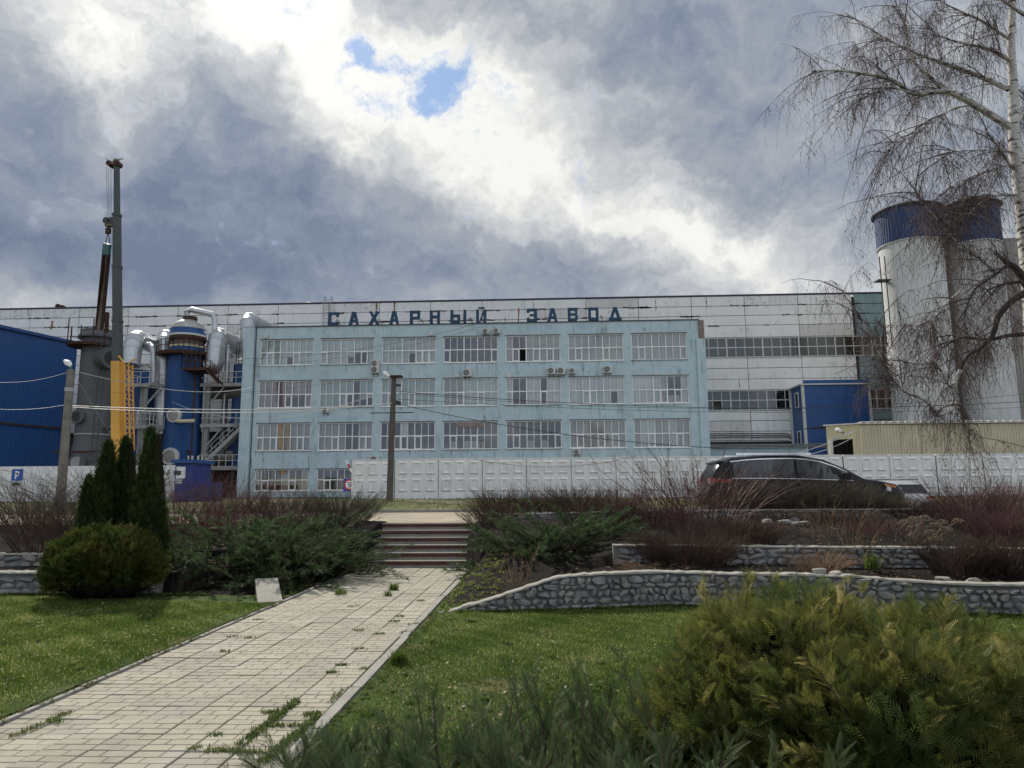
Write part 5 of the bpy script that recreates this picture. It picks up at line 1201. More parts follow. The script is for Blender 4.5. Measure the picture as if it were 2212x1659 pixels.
m_junip = leafmat('juniper_leaf', (.030, .055, .022, 1), (.095, .14, .06, 1), .35)
m_junipg = leafmat('juniper_leaf_grey', (.032, .055, .024, 1), (.115, .15, .062, 1), .35)
m_twig = M('twig_brown', (.085, .058, .045), .85, var=.35, scale=3)
m_twigr = M('twig_red', (.11, .048, .042), .7, var=.35, scale=3)
m_twigg = M('twig_grey_brown', (.10, .085, .065), .85, var=.35, scale=3)
m_twigt = M('twig_tan', (.26, .17, .10), .85, var=.3, scale=5)
m_core = M('shade_core', (.020, .018, .011), .95)  # dark colour of the solid cores, painted as shade inside the foliage
T_TH = frond(7, .46, 42, .027, .25); T_THs = frond(3, .46, 45, .08, .2); T_JU = frond(10, .32, 30, .014, .15); T_JUs = frond(4, .40, 34, .045, .2)

def ell_bush(name, label, cat, lobes, n, size, tpl, mat, base, core_mat=m_core, clumps=40, up=.6, group=None, core=.80, amp=.10, tmean=.4):
    rt = root(name, base, label, cat, group)
    tot = sum(rx*rz for (_, _, _, rx, ry, rz) in lobes); Ps, Ns, Cs = [], [], []
    for li, (cx, cy, cz, rx, ry, rz) in enumerate(lobes):
        m = int(n*rx*rz/tot); d = rvec(m); d[:, 2] = np.where(d[:, 2] < -.35, -d[:, 2]*.6, d[:, 2]); d = nrm(d)
        C = rvec(clumps); C[:, 2] = np.abs(C[:, 2]); dd = d@C.T; near = dd.max(1); idx = dd.argmax(1)
        r = 1-amp*.6+amp*1.4*np.exp((near-1)*14)-np.abs(rng.normal(size=m))*.09+(rng.random(m) < .05)*rng.random(m)*.16
        P = np.array([cx, cy, cz])+d*r[:, None]*np.array([rx, ry, rz]); keep = P[:, 2] > base[2]+.02
        for lj, (ax, ay, az, bx, by, bz) in enumerate(lobes):
            if lj != li: keep &= (((P-np.array([ax, ay, az]))/np.array([bx, by, bz]))**2).sum(1) > .62
        N = nrm(d/np.array([rx, ry, rz])); Ps.append(P[keep]); Ns.append(N[keep]); Cs.append((rng.random(clumps)*.6+.1)[idx][keep])
    P, N, Cc = np.concatenate(Ps), np.concatenate(Ns), np.concatenate(Cs); m = len(P)
    Yd = nrm(N+np.array([0, 0, up])+rng.normal(size=(m, 3))*.42); U = nrm(N+rng.normal(size=(m, 3))*.5+np.array([0, 0, .15]))
    S = size*(.6+.8*rng.random(m)); V, F, k = scatter(tpl, P-Yd*S[:, None]*.4, Yd, U, S)
    tint = np.repeat(Cc+(tmean-.4)+rng.normal(size=m)*.16, k)
    npmesh('foliage', V, F, mat, rt, tint=tint)
    cm = MB()  # solid dark lobes added to stop see-through and paint the inner shade
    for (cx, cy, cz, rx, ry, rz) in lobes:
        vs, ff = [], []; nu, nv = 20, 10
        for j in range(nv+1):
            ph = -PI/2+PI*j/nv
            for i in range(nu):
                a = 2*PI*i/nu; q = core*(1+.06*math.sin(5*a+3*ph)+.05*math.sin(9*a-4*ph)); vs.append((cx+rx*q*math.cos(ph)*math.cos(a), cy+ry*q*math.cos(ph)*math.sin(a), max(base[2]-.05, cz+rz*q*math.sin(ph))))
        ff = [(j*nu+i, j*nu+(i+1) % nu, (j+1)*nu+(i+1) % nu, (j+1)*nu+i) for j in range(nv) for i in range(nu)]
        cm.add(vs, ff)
    cm.build('shade_core', core_mat, rt); return rt
def rev_bush(name, label, cat, c, R, H, n, size, mat, lean=(0, 0), group=None, seed=0):
    rt = root(name, c, label, cat, group); t = rng.random(n)**.9; a = rng.random(n)*2*PI
    prof = lambda q: np.clip((q/.12)**.5, 0, 1)*np.clip((1.02-q), 0, 1)**.62*1.15
    ph = rng.random(6)*6; lump = 1+.09*np.sin(3*a+t*9+ph[0])+.07*np.sin(5*a-t*17+ph[1])+.09*np.sin(8*a+t*31+ph[2])+.05*np.sin(13*a-t*50)
    r = R*prof(t)*lump-np.abs(rng.normal(size=n))*.04+(rng.random(n) < .08)*rng.random(n)*.09; lx, ly = lean
    P = np.stack([c[0]+r*np.cos(a)+lx*t*H, c[1]+r*np.sin(a)+ly*t*H, c[2]+.03+t*H], -1)
    N = np.stack([np.cos(a), np.sin(a), np.full(n, .25)], -1); Yd = nrm(N*.7+np.array([0, 0, 1.0])+rng.normal(size=(n, 3))*.35); U = nrm(N+rng.normal(size=(n, 3))*.4)
    S = size*(.6+.7*rng.random(n)); V, F, k = scatter(T_THs, P-Yd*S[:, None]*.5, Yd, U, S)
    tint = np.repeat(.35+.25*np.sin(3*a+t*13+ph[3])+rng.normal(size=n)*.18, k); npmesh('foliage', V, F, mat, rt, tint=tint)
    qs = np.linspace(0, 1, 12); MB().lathe((c[0], c[1], c[2]), [(max(.01, R*.68*float(prof(np.array(q)))), q*H*.97) for q in qs], 14).build('shade_core', m_core, rt)  # solid dark spindle paints the shade inside the column
    return rt
def juniper(name, label, base, branches, mat, size, per, tpl, group=None, rlim=.012):
    """branches: list of (start, azimuth, elevation deg, length)"""
    rt = root(name, base, label, 'juniper', group); n = len(branches); K = 9; P = np.zeros((n, K, 3)); R = np.zeros((n, K))
    for i, (s, az, el, L) in enumerate(branches):
        e = math.radians(el); h = np.array([math.cos(az), math.sin(az), 0]); t = np.linspace(0, 1, K)
        zz = L*(math.sin(e)*t-.22*math.cos(e)*t*t*1.0); P[i] = np.array(s)+h*(L*math.cos(e)*t)[:, None]; P[i, :, 2] += zz; P[i] += np.cumsum(rng.normal(size=(K, 3))*L*.012, 0); R[i] = rlim*(1-t*.85)
    V, F = tubes(P, R, 4); npmesh('branches', V, F, m_twig, rt)
    m = n*per; bi = np.repeat(np.arange(n), per); t = .22+.78*rng.random(m)**.75; x = t*(K-1); i0 = np.minimum(x.astype(int), K-2); fr = (x-i0)[:, None]
    pos = P[bi, i0]*(1-fr)+P[bi, i0+1]*fr; tan = nrm(P[bi, i0+1]-P[bi, i0]); out = rvec(m); out = nrm(out-tan*(out*tan).sum(1)[:, None])
    Yd = nrm(tan*1.1+out*.75+np.array([0, 0, .30])); U = nrm(np.array([0, 0, 1.])+rng.normal(size=(m, 3))*.45)
    Ls = np.array([b[3] for b in branches])[bi]; S = size*(.55+.75*rng.random(m))*(1.15-.45*t)
    V, F, k = scatter(tpl, pos, Yd, U, S); tint = np.repeat(rng.random(n)[bi]*.55+rng.normal(size=m)*.2+.1, k)
    npmesh('foliage', V, F, mat, rt, tint=tint); return rt
def arch_branches(cx, cy, cz, rx, ry, n, L0, L1, e0=12, e1=55):
    out = []
    for k in range(n):
        a = rnd.uniform(0, 2*PI); q = rnd.random()**.5*.45; out.append(((cx+rx*q*math.cos(a), cy+ry*q*math.sin(a), cz), a+rnd.uniform(-.4, .4), rnd.uniform(e0, e1), rnd.uniform(L0, L1)*(abs(math.cos(a))*rx+abs(math.sin(a))*ry)/max(rx, ry)*1.0))
    return out

# foreground right: big golden thuja
tc_ = at(1800, 1500, 4.35)
def dome_branches(lobes, n):
    out = []; w = [l[3]*l[5] for l in lobes]
    for k in range(n):
        cx, cy, cz, rx, ry, rz = rnd.choices(lobes, w)[0]; a = rnd.uniform(0, 2*PI); e = math.asin(rnd.uniform(-.15, 1)); q = rnd.uniform(.78, 1.10) if rnd.random() < .9 else rnd.uniform(1.1, 1.28)
        end = Vector((cx+rx*q*math.cos(e)*math.cos(a), cy+ry*q*math.cos(e)*math.sin(a), cz+rz*q*math.sin(e)+.08)); s0 = Vector((cx+.25*rx*math.cos(a), cy+.25*ry*math.sin(a), max(.06, cz-.25+rnd.uniform(-.1, .15))))
        d = end-s0; out.append((tuple(s0), math.atan2(d.y, d.x), math.degrees(math.asin(d.z/d.length)), d.length*1.02))
    return out
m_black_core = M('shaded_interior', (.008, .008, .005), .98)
def core_blob(parent, lobes, k=.6):  # near-black solid mound, not branches: bush-interior shade put into its colour
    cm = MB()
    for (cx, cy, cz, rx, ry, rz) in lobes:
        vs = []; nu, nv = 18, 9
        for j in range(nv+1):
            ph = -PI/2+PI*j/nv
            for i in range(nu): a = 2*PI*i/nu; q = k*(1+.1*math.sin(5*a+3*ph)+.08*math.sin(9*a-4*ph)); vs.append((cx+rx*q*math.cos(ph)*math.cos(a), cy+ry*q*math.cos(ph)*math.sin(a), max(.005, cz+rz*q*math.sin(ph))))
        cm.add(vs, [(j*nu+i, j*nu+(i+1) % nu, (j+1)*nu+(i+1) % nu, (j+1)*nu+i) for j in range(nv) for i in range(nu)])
    cm.build('shade_core', m_black_core, parent)
GL = [(1.38, 4.30, .34, .78, .70, .70), (2.16, 4.45, .30, .72, .70, .60), (.92, 4.1, .20, .50, .5, .48), (2.62, 4.25, .2, .50, .6, .50), (1.75, 3.75, .25, .90, .55, .58)]
g_ = juniper('golden_thuja', 'huge bronze-green thuja bush filling the lower right corner', (1.8, 4.3, 0), dome_branches(GL, 300), m_thujag, .125, 54, T_TH, None)
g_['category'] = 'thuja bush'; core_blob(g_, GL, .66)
Ps, Ns, Cs = [], [], []
for li, (cx, cy, cz, rx, ry, rz) in enumerate(GL):
    m = int(13500*rx*rz/sum(l[3]*l[5] for l in GL)); d = rvec(m); d[:, 2] = np.where(d[:, 2] < -.4, -d[:, 2]*.5, d[:, 2]); d = nrm(d); C_ = rvec(70); dd = d@C_.T; near, idx = dd.max(1), dd.argmax(1)
    P_ = np.array([cx, cy, cz])+d*(.78+.26*np.exp((near-1)*22)-np.abs(rng.normal(size=m))*.08)[:, None]*np.array([rx, ry, rz]); keep = P_[:, 2] > .03
    for lj, l in enumerate(GL):
        if lj != li: keep &= (((P_-np.array(l[:3]))/np.array(l[3:]))**2).sum(1) > .5
    Ps.append(P_[keep]); Ns.append(nrm(d/np.array([rx, ry, rz]))[keep]); Cs.append((rng.random(70)*.6)[idx][keep])
P_, N_, C_ = np.concatenate(Ps), np.concatenate(Ns), np.concatenate(Cs); m = len(P_); S_ = .115*(.6+.8*rng.random(m)); Yd = nrm(N_+np.array([0, 0, .35])+rng.normal(size=(m, 3))*.55)
V, F, k = scatter(T_TH, P_-Yd*S_[:, None]*.3, Yd, nrm(N_+rng.normal(size=(m, 3))*.6), S_); npmesh('foliage', V, F, m_thujag, g_, tint=np.repeat(C_+rng.normal(size=m)*.15, k))
# foreground juniper with soft plumes
br_ = []
for k in range(230):
    t = rnd.random(); x = -1.35+2.2*t; y = rnd.uniform(2.7, 4.1); a = rnd.uniform(.1*PI, 1.0*PI) if rnd.random() < .75 else rnd.uniform(0, 2*PI)
    br_.append(((x, y, 0), a, rnd.uniform(28, 64), rnd.uniform(.48, .80)*(.55+.5*t)))
for u, v in [(1110, 1436), (1180, 1455), (930, 1490), (945, 1478), (1060, 1520), (1280, 1450), (1300, 1470), (820, 1545), (1345, 1430), (760, 1580)]:
    p = at(u, v, 4.15); br_.append(((p.x+rnd.uniform(-.05, .15), 3.85, 0), PI*.62, 62, p.z*1.28))
juniper('foreground_juniper', 'feathery grey-green juniper spreading along the bottom edge beside the path', (-.1, 3.6, 0), br_, m_junipg, .155, 34, T_JU, 'spreading junipers')
# left group
p = gz(212, 1306, 0)
ell_bush('round_thuja', 'rounded dark green thuja bush on the left lawn in front of the tall columns', 'thuja bush', [(p.x-.26, 10.75, .42, .68, .66, .54), (p.x-.58, 10.75, .34, .42, .5, .44), (p.x+.12, 10.8, .36, .42, .5, .46)], 10000, .13, T_THs, m_thuja, (p.x, 10.75, 0), clumps=42, amp=.36, core=.70, tmean=.3)
for u, v, R, Y, wv, lb in [(236, 958, .31, 11.9, 0, 'left of the three tall columnar thujas'), (272, 950, .29, 12.2, 0, 'middle of the three tall columnar thujas, tip beside the yellow crane boom'), (325, 930, .31, 11.6, 0, 'tallest and rightmost of the three columnar thujas'), (192, 1035, .22, 11.8, 0, 'shortest thuja column at the left shoulder of the tall group')]:
    p = at(u, v, Y); ub = {236: 214, 272: 268, 325: 326, 192: 184}[u]; b = at(ub, 1200, Y)
    rev_bush('columnar_thuja', lb, 'thuja', (b.x, Y, .0), R*1.03, p.z, 5200, .125, m_thujad, ((p.x-b.x)/p.z, 0), 'dark columnar thujas')
p = gz(115, 1290, 0); ell_bush('small_conifer', 'sparse little conifer sprig at the foot of the left stone wall', 'conifer', [(p.x+.15, 10.9, .15, .25, .2, .2)], 260, .12, T_THs, m_thuja, (p.x, 10.9, 0), core=.3)
br_ = []
for cx, cy, k, l0, l1 in [(-5.2, 13.4, 30, .9, 1.3), (-4.5, 13.0, 34, .8, 1.25), (-4.0, 13.5, 26, .7, 1.15), (-5.6, 12.6, 20, .7, 1.1), (-6.1, 13.6, 20, .8, 1.2), (-5.0, 12.3, 18, .6, 1.0), (-5.75, 12.3, 16, .6, .9), (-6.2, 12.6, 12, .6, .9), (-4.6, 14.2, 26, .8, 1.2), (-4.2, 12.3, 22, .5, .9)]:
    br_ += arch_branches(cx, cy, max(0, left_h(cx, cy)), .5, .5, int(k*1.35), l0*.98, l1*1.0, 6, 44)
jl = juniper('spreading_juniper', 'wide dark green juniper sprawling left of the steps and overhanging the path edge', (-4.7, 13.2, 0), br_, m_junip, .14, 80, T_JUs, 'spreading junipers')
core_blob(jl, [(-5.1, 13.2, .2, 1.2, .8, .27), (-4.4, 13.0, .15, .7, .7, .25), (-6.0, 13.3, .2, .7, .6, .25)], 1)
br_ = []
br_2 = []
for cx, cy, k, l0, l1 in [(.15, 13.5, 46, .8, 1.15), (-.55, 13.5, 32, .6, .95), (.8, 13.7, 32, .7, 1.05), (.2, 14.3, 26, .8, 1.1)]:
    br_ += arch_branches(cx, cy, max(0, right_h(cx, cy))-.05, .5, .5, k, l0, l1, 8, 48)
jr = juniper('spreading_juniper', 'mid green juniper arching right of the steps above the dark bed', (.1, 13.6, .2), br_, m_junip, .14, 84, T_JUs, 'spreading junipers')
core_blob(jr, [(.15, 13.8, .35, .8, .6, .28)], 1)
juniper('spreading_juniper', 'low juniper shoot creeping over the right corner of the bottom step', (-1.2, 13.4, 0), arch_branches(-1.15, 13.5, .02, .4, .4, 16, .35, .75, 5, 30), m_junip, .12, 80, T_JUs, 'spreading junipers')

# bare shrubs
def shrub(label, u, Y, z, H, W, n, mat, sub=4, r0=.007, spread=.5, arch=.25, name='bare_shrub', zig=.05, lean=0, thick=1.0):
    cx = at(u, 1100, Y).x if abs(u) > 30 else u; K = 5
    b = np.array([cx, Y, z]); a = rng.random(n)*2*PI; q = np.sqrt(rng.random(n)); rad = np.stack([np.cos(a), np.sin(a)*.7, np.zeros(n)], -1)
    S = b+rad*(q*W*.45)[:, None]; d = nrm(rad*(spread*(q*.9+.25))[:, None]+np.array([lean, 0, 1.])+rng.normal(size=(n, 3))*.22)
    L = H*(.55+.5*rng.random(n)); t = np.linspace(0, 1, K)
    P = S[:, None]+d[:, None]*(L[:, None]*t)[..., None]+rad[:, None]*(arch*L[:, None]*t**2)[..., None]; P[:, :, 2] -= (arch*.5*L[:, None]*t**2.5)
    P += np.cumsum(rng.normal(size=P.shape)*zig*L[:, None, None]*.35, 1)*t[None, :, None]
    sub = max(1, int(sub*.52)) if sub > 2 else sub
    R = r0*thick*(1-.75*t)[None]*(.6+.6*rng.random((n, 1))); parts = [tubes(P, R, 3)]
    for lev, frac in ((0, .45), (1, .22)):
        m = n*sub; bi = rng.integers(0, n, m); x = (.25+.7*rng.random(m))*(K-1); i0 = np.minimum(x.astype(int), K-2); fr = (x-i0)[:, None]
        s = P[bi, i0]*(1-fr)+P[bi, i0+1]*fr; tn = nrm(P[bi, i0+1]-P[bi, i0]); dd = nrm(tn+rvec(m)*.75+np.array([0, 0, .15])); l2 = L[bi]*frac*(.4+.8*rng.random(m)); t2 = np.linspace(0, 1, 3)
        P2 = s[:, None]+dd[:, None]*(l2[:, None]*t2)[..., None]+rng.normal(size=(m, 3, 3))*(l2*.05)[:, None, None]*t2[None, :, None]
        P2[:, :, 2] += (.10*l2)[:, None]*t2**2; parts.append(tubes(P2, (r0*thick*.45*(1-.7*t2))[None]*(.6+.6*rng.random((m, 1))), 3))
    P_ = cat(parts); V, F = P_; return npmesh(name, V, F, mat, None, (cx, Y, z), label=label, cat='shrub')
Z3 = 1.02
SH = [
 ('bare grey whips of the leftmost shrub under the parking sign', 15, 14.3, .5, 1.7, 1.1, 130, m_twigg, 5),
 ('bare thorny dark shrub rising over the left stone walls', 110, 13.2, .45, 1.25, 1.3, 170, m_twig, 6),
 ('tall arching grass-like twigs right of the leaning concrete pole base', 205, 15.5, .6, 2.2, 1.3, 150, m_twigg, 5),
 ('tall arching pale twigs between parking sign and leaning pole', 70, 16.0, .6, 2.1, 1.3, 150, m_twigg, 5),
 ('red-stemmed low shrub at the far left edge', -30, 12.9, .5, .95, .9, 110, m_twigr, 6),
 ('dark twiggy shrub at the foot of the leaning pole', 150, 15.2, .6, 1.05, 1.4, 170, m_twig, 6),
 ('reddish sprawling shrub just right of the tall thujas', 395, 15.5, .65, 1.55, 1.4, 150, m_twigr, 5),
 ('reddish open shrub in front of the steel staircase', 470, 16.4, .7, 1.5, 1.5, 150, m_twigr, 5),
 ('reddish-brown shrub at the left corner of the blue block', 545, 16.2, .75, 1.15, 1.5, 170, m_twigr, 5),
 ('brown shrub under the first ground-floor window', 620, 16.4, .75, 1.0, 1.3, 170, m_twig, 6),
 ('rounded grey-brown bare bush at the left head of the steps', 738, 16.6, .8, .92, 1.3, 330, m_twigg, 6),
 ('low dark brown bush between the left juniper and the steps', 700, 15.6, .6, .75, 1.2, 220, m_twig, 6),
 ('low brown thicket behind the left juniper', 560, 15.4, .6, .75, 1.8, 240, m_twigr, 6),
 ('low reddish thicket beside the tall thujas', 420, 14.5, .5, .85, 1.6, 200, m_twigr, 6),
 ('rounded bare bush at the right head of the steps', 1085, 17.6, .86, .82, 1.15, 330, m_twig, 6),
 ('low brown bush right of the top step', 1060, 16.0, .75, .6, 1.0, 180, m_twig, 6),
 ('bare upright hedge bush, second right of the steps', 1180, 18.0, .86, .85, 1.0, 220, m_twig, 6),
 ('bare upright hedge bush with taller shoots, third right of the steps', 1250, 17.6, .86, .98, 1.1, 220, m_twig, 6),
 ('bare hedge bush left of the tall red dogwood', 1330, 17.7, .86, .85, 1.1, 220, m_twigr, 6),
 ('dark low bush under the hedge behind the right juniper', 1290, 15.6, .75, .65, 1.6, 230, m_twig, 6),
 ('tangled dark shrub in the shade of the road wall', 1400, 15.4, .8, .55, 1.6, 220, m_twig, 6),
 ('dense clipped hedge in front of the rear of the black SUV', 1590, 17.7, .9, 1.05, 1.4, 420, m_twigg, 6),
 ('dense clipped hedge in front of the doors of the black SUV', 1700, 17.7, .9, 1.0, 1.5, 460, m_twigg, 6),
 ('dense clipped hedge in front of the front wheel of the black SUV', 1800, 17.7, .9, .95, 1.4, 420, m_twigg, 6),
 ('dense hedge at the nose of the black SUV', 1890, 17.6, .9, .62, 1.3, 380, m_twigg, 6),
 ('dark shrub in front of the grey hatchback', 1960, 17.0, .9, .50, 1.2, 250, m_twig, 6),
 ('reddish thicket at the right edge above the second wall', 2150, 14.5, .8, .95, 1.6, 260, m_twigr, 7),
 ('reddish bare shrub right of the grey hatchback', 2085, 15.3, .85, 1.0, 1.2, 170, m_twigr, 6),
 ('red-brown whips at the right edge under the fence', 2200, 16.2, .9, .95, 1.1, 170, m_twigr, 5),
 ('fine dark mound of twigs in front of the second wall, nearest the middle', 1480, 11.6, .36, .66, 1.2, 520, m_twig, 6),
 ('fine dark mound of twigs on the second wall to the right of the other mound', 1600, 12.6, .62, .5, 1.2, 400, m_twig, 6),
 ('low dark shrub on the front bed at the right edge', 2170, 10.6, .33, .62, .9, 330, m_twig, 7),
 ('low dark shrub on the front bed left of the one at the right edge', 2060, 10.7, .33, .60, .8, 280, m_twig, 7),
 ('leafless dark brush on the shaded slope below the SUV rear', 1530, 14.0, .72, .38, 1.8, 200, m_twig, 5),
 ('leafless dark brush on the shaded slope below the SUV door', 1690, 16.0, .85, .32, 1.8, 200, m_twig, 5),
 ('leafless dark brush on the shaded slope below the SUV nose', 1830, 15.8, .85, .34, 1.6, 180, m_twig, 5),
 ('sparse brown brush on the slope left of the dried hydrangea', 1900, 13.8, .72, .40, 1.3, 120, m_twigr, 5),
 ('dark shrub behind the second wall at the right edge', 2180, 13.0, .62, .70, 1.2, 260, m_twigr, 7),
]
for row in SH:
    lb_, u, Y, z, H_, W_, n_, mt_, sb__ = row
    shrub(lb_, u, Y, z, H_, W_, n_, mt_, sb__, spread=.55 if 'whips' not in lb_ and 'arching' not in lb_ else .35, arch=.22 if 'arching' not in lb_ else .5)
shrub('tall red-stemmed dogwood standing above the hedge before the SUV tail', 1520, 14.6, .78, 1.72, 1.7, 70, m_twigr, 6, .011, .62, .15, name='dogwood', zig=.09)
shrub('second tall reddish shrub just left of the dogwood', 1440, 15.0, .8, 1.35, 1.3, 60, m_twigr, 6, .009, .5, .12, name='dogwood', zig=.09)
shrub('thorny rose stems in the dark bed beside the sloping wall end', at(1115, 1280, 10.7).x, 10.75, .2, .62, .35, 16, m_twigt, 4, .006, .6, .05, name='rose_bush', zig=.05)
shrub('thin forked bare shrub in front of the second wall, left of the dried flowers', 1905, 11.3, .4, .78, .5, 9, m_twigg, 5, .008, .35, .1, zig=.06)
shrub('upright pale forked twigs between the two walls', 1830, 11.5, .4, .85, .5, 14, m_twigt, 4, .005, .4, .1, zig=.06)
shrub('pale upright twigs on the slope behind the dried clump', 1790, 13.6, .68, .75, 1.3, 34, m_twigt, 3, .006, .35, .1, zig=.05)
shrub('dried tan perennial clump beside the white boulders', 1765, 10.9, .35, .46, .5, 150, m_twigt, 1, .005, .8, .2, name='dried_clump')
shrub('fallen dry stalks in front of the second wall near the juniper', 1400, 11.2, .36, .28, .9, 70, m_twigt, 1, .005, 1.6, .5, name='dry_stalks')
# dried hydrangea
hy = root('dried_hydrangea', (at(2005, 1150, 12.3).x, 12.3, .6), 'dried hydrangea with pale brown flower heads above the second wall', 'shrub')
hs, hd = [], []
for u, v in [(1975, 1122), (1998, 1120), (1955, 1132), (1972, 1142), (2020, 1135), (2035, 1130), (2010, 1152), (1970, 1160), (2022, 1166), (1962, 1128), (2070, 1127), (2045, 1145)]:
    p = at(u, v, 12.3+rnd.uniform(-.25, .25)); hd.append(p); b = Vector((at(1995, 1150, 12.3).x+rnd.uniform(-.2, .2), 12.3, .6)); hs.append([b.lerp(p, t)+Vector((rnd.uniform(-.01, .01), 0, .03*math.sin(t*3))) for t in np.linspace(0, 1, 5)])
V, F = tubes(np.array([[list(q) for q in s] for s in hs]), np.full((len(hs), 5), .004), 3); npmesh('stems', V, F, m_twigt, hy)
m_hyd = leafmat('dried_petal', (.13, .10, .075, 1), (.22, .17, .125, 1), .2)
for p in hd:
    m = 90; d = rvec(m); d[:, 2] = np.abs(d[:, 2])*.9-.15; pos = np.array(p)+d*np.array([.095, .095, .075]); tpl = (np.array([[-.5, 0, 0], [0, -.5, 0], [.5, 0, 0], [0, .5, 0]]), np.array([[0, 1, 2, 3]]))
    V, F, k = scatter(tpl, pos, nrm(rvec(m)+d*.0), nrm(d+rvec(m)*.4), np.full(m, .03)); npmesh('flower_head', V, F, m_hyd, hy, tint=np.repeat(rng.random(m), k))
# small green tufts
tri = (np.array([[-.06, 0, 0], [.06, 0, 0], [.035, .6, -.06], [0, 1, -.25], [-.035, .6, -.06]]), None)
def blades(P, H, spread, wid=.06, bend=.35):
    m = len(P); a = rng.random(m)*2*PI; h = H*(.5+.7*rng.random(m)); le = rng.random(m)*spread
    dx = np.stack([np.cos(a), np.sin(a), np.zeros(m)], -1); sx = np.stack([-np.sin(a), np.cos(a), np.zeros(m)], -1); w = (h*wid)[:, None]
    z = np.array([0, 0, 1.]); mid_ = P+dx*(h*le*.35)[:, None]+z*(h*.6)[:, None]; tip = P+dx*(h*(le*.9+bend*rng.random(m)))[:, None]+z*(h*(1-.3*le))[:, None]
    V = np.stack([P-sx*w, P+sx*w, mid_+sx*w*.7, mid_-sx*w*.7, tip], 1).reshape(-1, 3); b = (np.arange(m)*5)[:, None]
    F = np.concatenate([b+np.array([[0, 1, 2]]), b+np.array([[0, 2, 3]]), b+np.array([[3, 2, 4]])]); return V, F
m_grass = leafmat('grass_blade', (.050, .090, .016, 1), (.135, .185, .034, 1), .40, (.45, .44, .20, 1))
m_weed = leafmat('weed', (.045, .085, .02, 1), (.10, .15, .035, 1), .3, (.17, .14, .06, 1))
def tuft(name, label, u, v, Y, r, n, H, mat=m_grass, z=None, cat='grass tuft'):
    p = at(u, v, Y) if z is None else gz(u, v, z); q = rvec(n)*r*rng.random((n, 1))**.5; q[:, 2] = 0; V, F = blades(np.array(p)+q, H, .9, .035, .3)
    return npmesh(name, V, F, mat, None, p, tint=np.repeat(rng.random(n)*.7, 5), label=label, cat=cat)
tuft('iris_clump', 'small green strappy clump between the two stone walls', 1883, 1228, 11.2, .12, 110, .24, z=None, cat='plant')
tuft('grass_tuft', 'long green grass tuft leaning over the right kerb of the path', 862, 1434, None, .09, 260, .13, z=.0)
tuft('grass_tuft', 'grass tuft growing in the path joints left of centre', 735, 1284, None, .10, 130, .10, z=0)
tuft('grass_tuft', 'upright green grass tuft in the path joint right of the first one', 850, 1275, None, .09, 130, .13, z=0)
tuft('grass_tuft', 'small grass tuft in the path joint nearer than its taller neighbour', 838, 1288, None, .07, 90, .10, z=0)
tuft('grass_tuft', 'bright grass tuft between the juniper and the right kerb', 800, 1545, None, .08, 150, .07, z=.0)
# lawns
def inpoly(P, poly):
    x, y = P[:, 0], P[:, 1]; r = np.zeros(len(P), bool); n = len(poly)
    for i in range(n):
        x1, y1 = poly[i]; x2, y2 = poly[(i+1) % n]; r ^= ((y1 > y) != (y2 > y)) & (x < (x2-x1)*(y-y1)/(y2-y1+1e-12)+x1)
    return r
def blades1(P, H, spread, wid=.06, bend=.35):
    m = len(P); a = rng.random(m)*2*PI; h = H*(.5+.7*rng.random(m)); dx = np.stack([np.cos(a), np.sin(a), np.zeros(m)], -1); b = rng.random(m)*2*PI
    sx = np.stack([-np.sin(b), np.cos(b), np.zeros(m)], -1)*(h*wid)[:, None]; tip = P+dx*(h*rng.random(m)*spread)[:, None]+np.array([0, 0, 1.])*(h*.9)[:, None]
    return np.stack([P-sx, P+sx, tip], 1).reshape(-1, 3), (np.arange(m)*3)[:, None]+np.array([[0, 1, 2]])
def lawn(poly, dens, h, bare, kind='grass'):
    xs, ys = [p[0] for p in poly], [p[1] for p in poly]; A = (max(xs)-min(xs))*(max(ys)-min(ys)); n = int(A*dens)
    P = np.stack([min(xs)+(max(xs)-min(xs))*rng.random(n), min(ys)+(max(ys)-min(ys))*rng.random(n), np.zeros(n)], -1); P = P[inpoly(P, poly)]
    f = np.sin(P[:, 0]*2.3+1)*np.sin(P[:, 1]*1.9)+.6*np.sin(P[:, 0]*5.1-P[:, 1]*3.7)+.5*np.sin(P[:, 0]*11+P[:, 1]*13)
    keep = rng.random(len(P)) < bare(P[:, 0], P[:, 1], f); P, f = P[keep], f[keep]
    P[:, 2] = -.004+.2*(.02*np.sin(P[:, 0]*1.7+P[:, 1]*.9)+.015*np.sin(P[:, 0]*4.1-P[:, 1]*3.3)+.01*np.sin(P[:, 0]*9+P[:, 1]*7))*np.clip((np.abs(P[:, 0]+2.7)-1.2)/.5, 0, 1); V, F = blades1(P, h, 1.0, .17, .5)
    sz_ = None; tint = np.repeat(.38+.16*f+rng.normal(size=len(P))*.20+(rng.random(len(P)) < .05)*.7, 3)
    o = npmesh('grass', V, F, m_grass, None, (P[:, 0].mean(), P[:, 1].mean(), 0), tint=tint, kind='stuff'); return o
lawn([(-8.6, 11.15), (-3.93, 10.3), (-3.93, 4.4), (-4.6, 4.8), (-7.2, 8.2)], 8500, .034, lambda x, y, f: np.clip(1-.95*np.exp(-(( -3.93-x)/.20)**1)*(f > -.8)-.3*(f > .9), .08, 1))
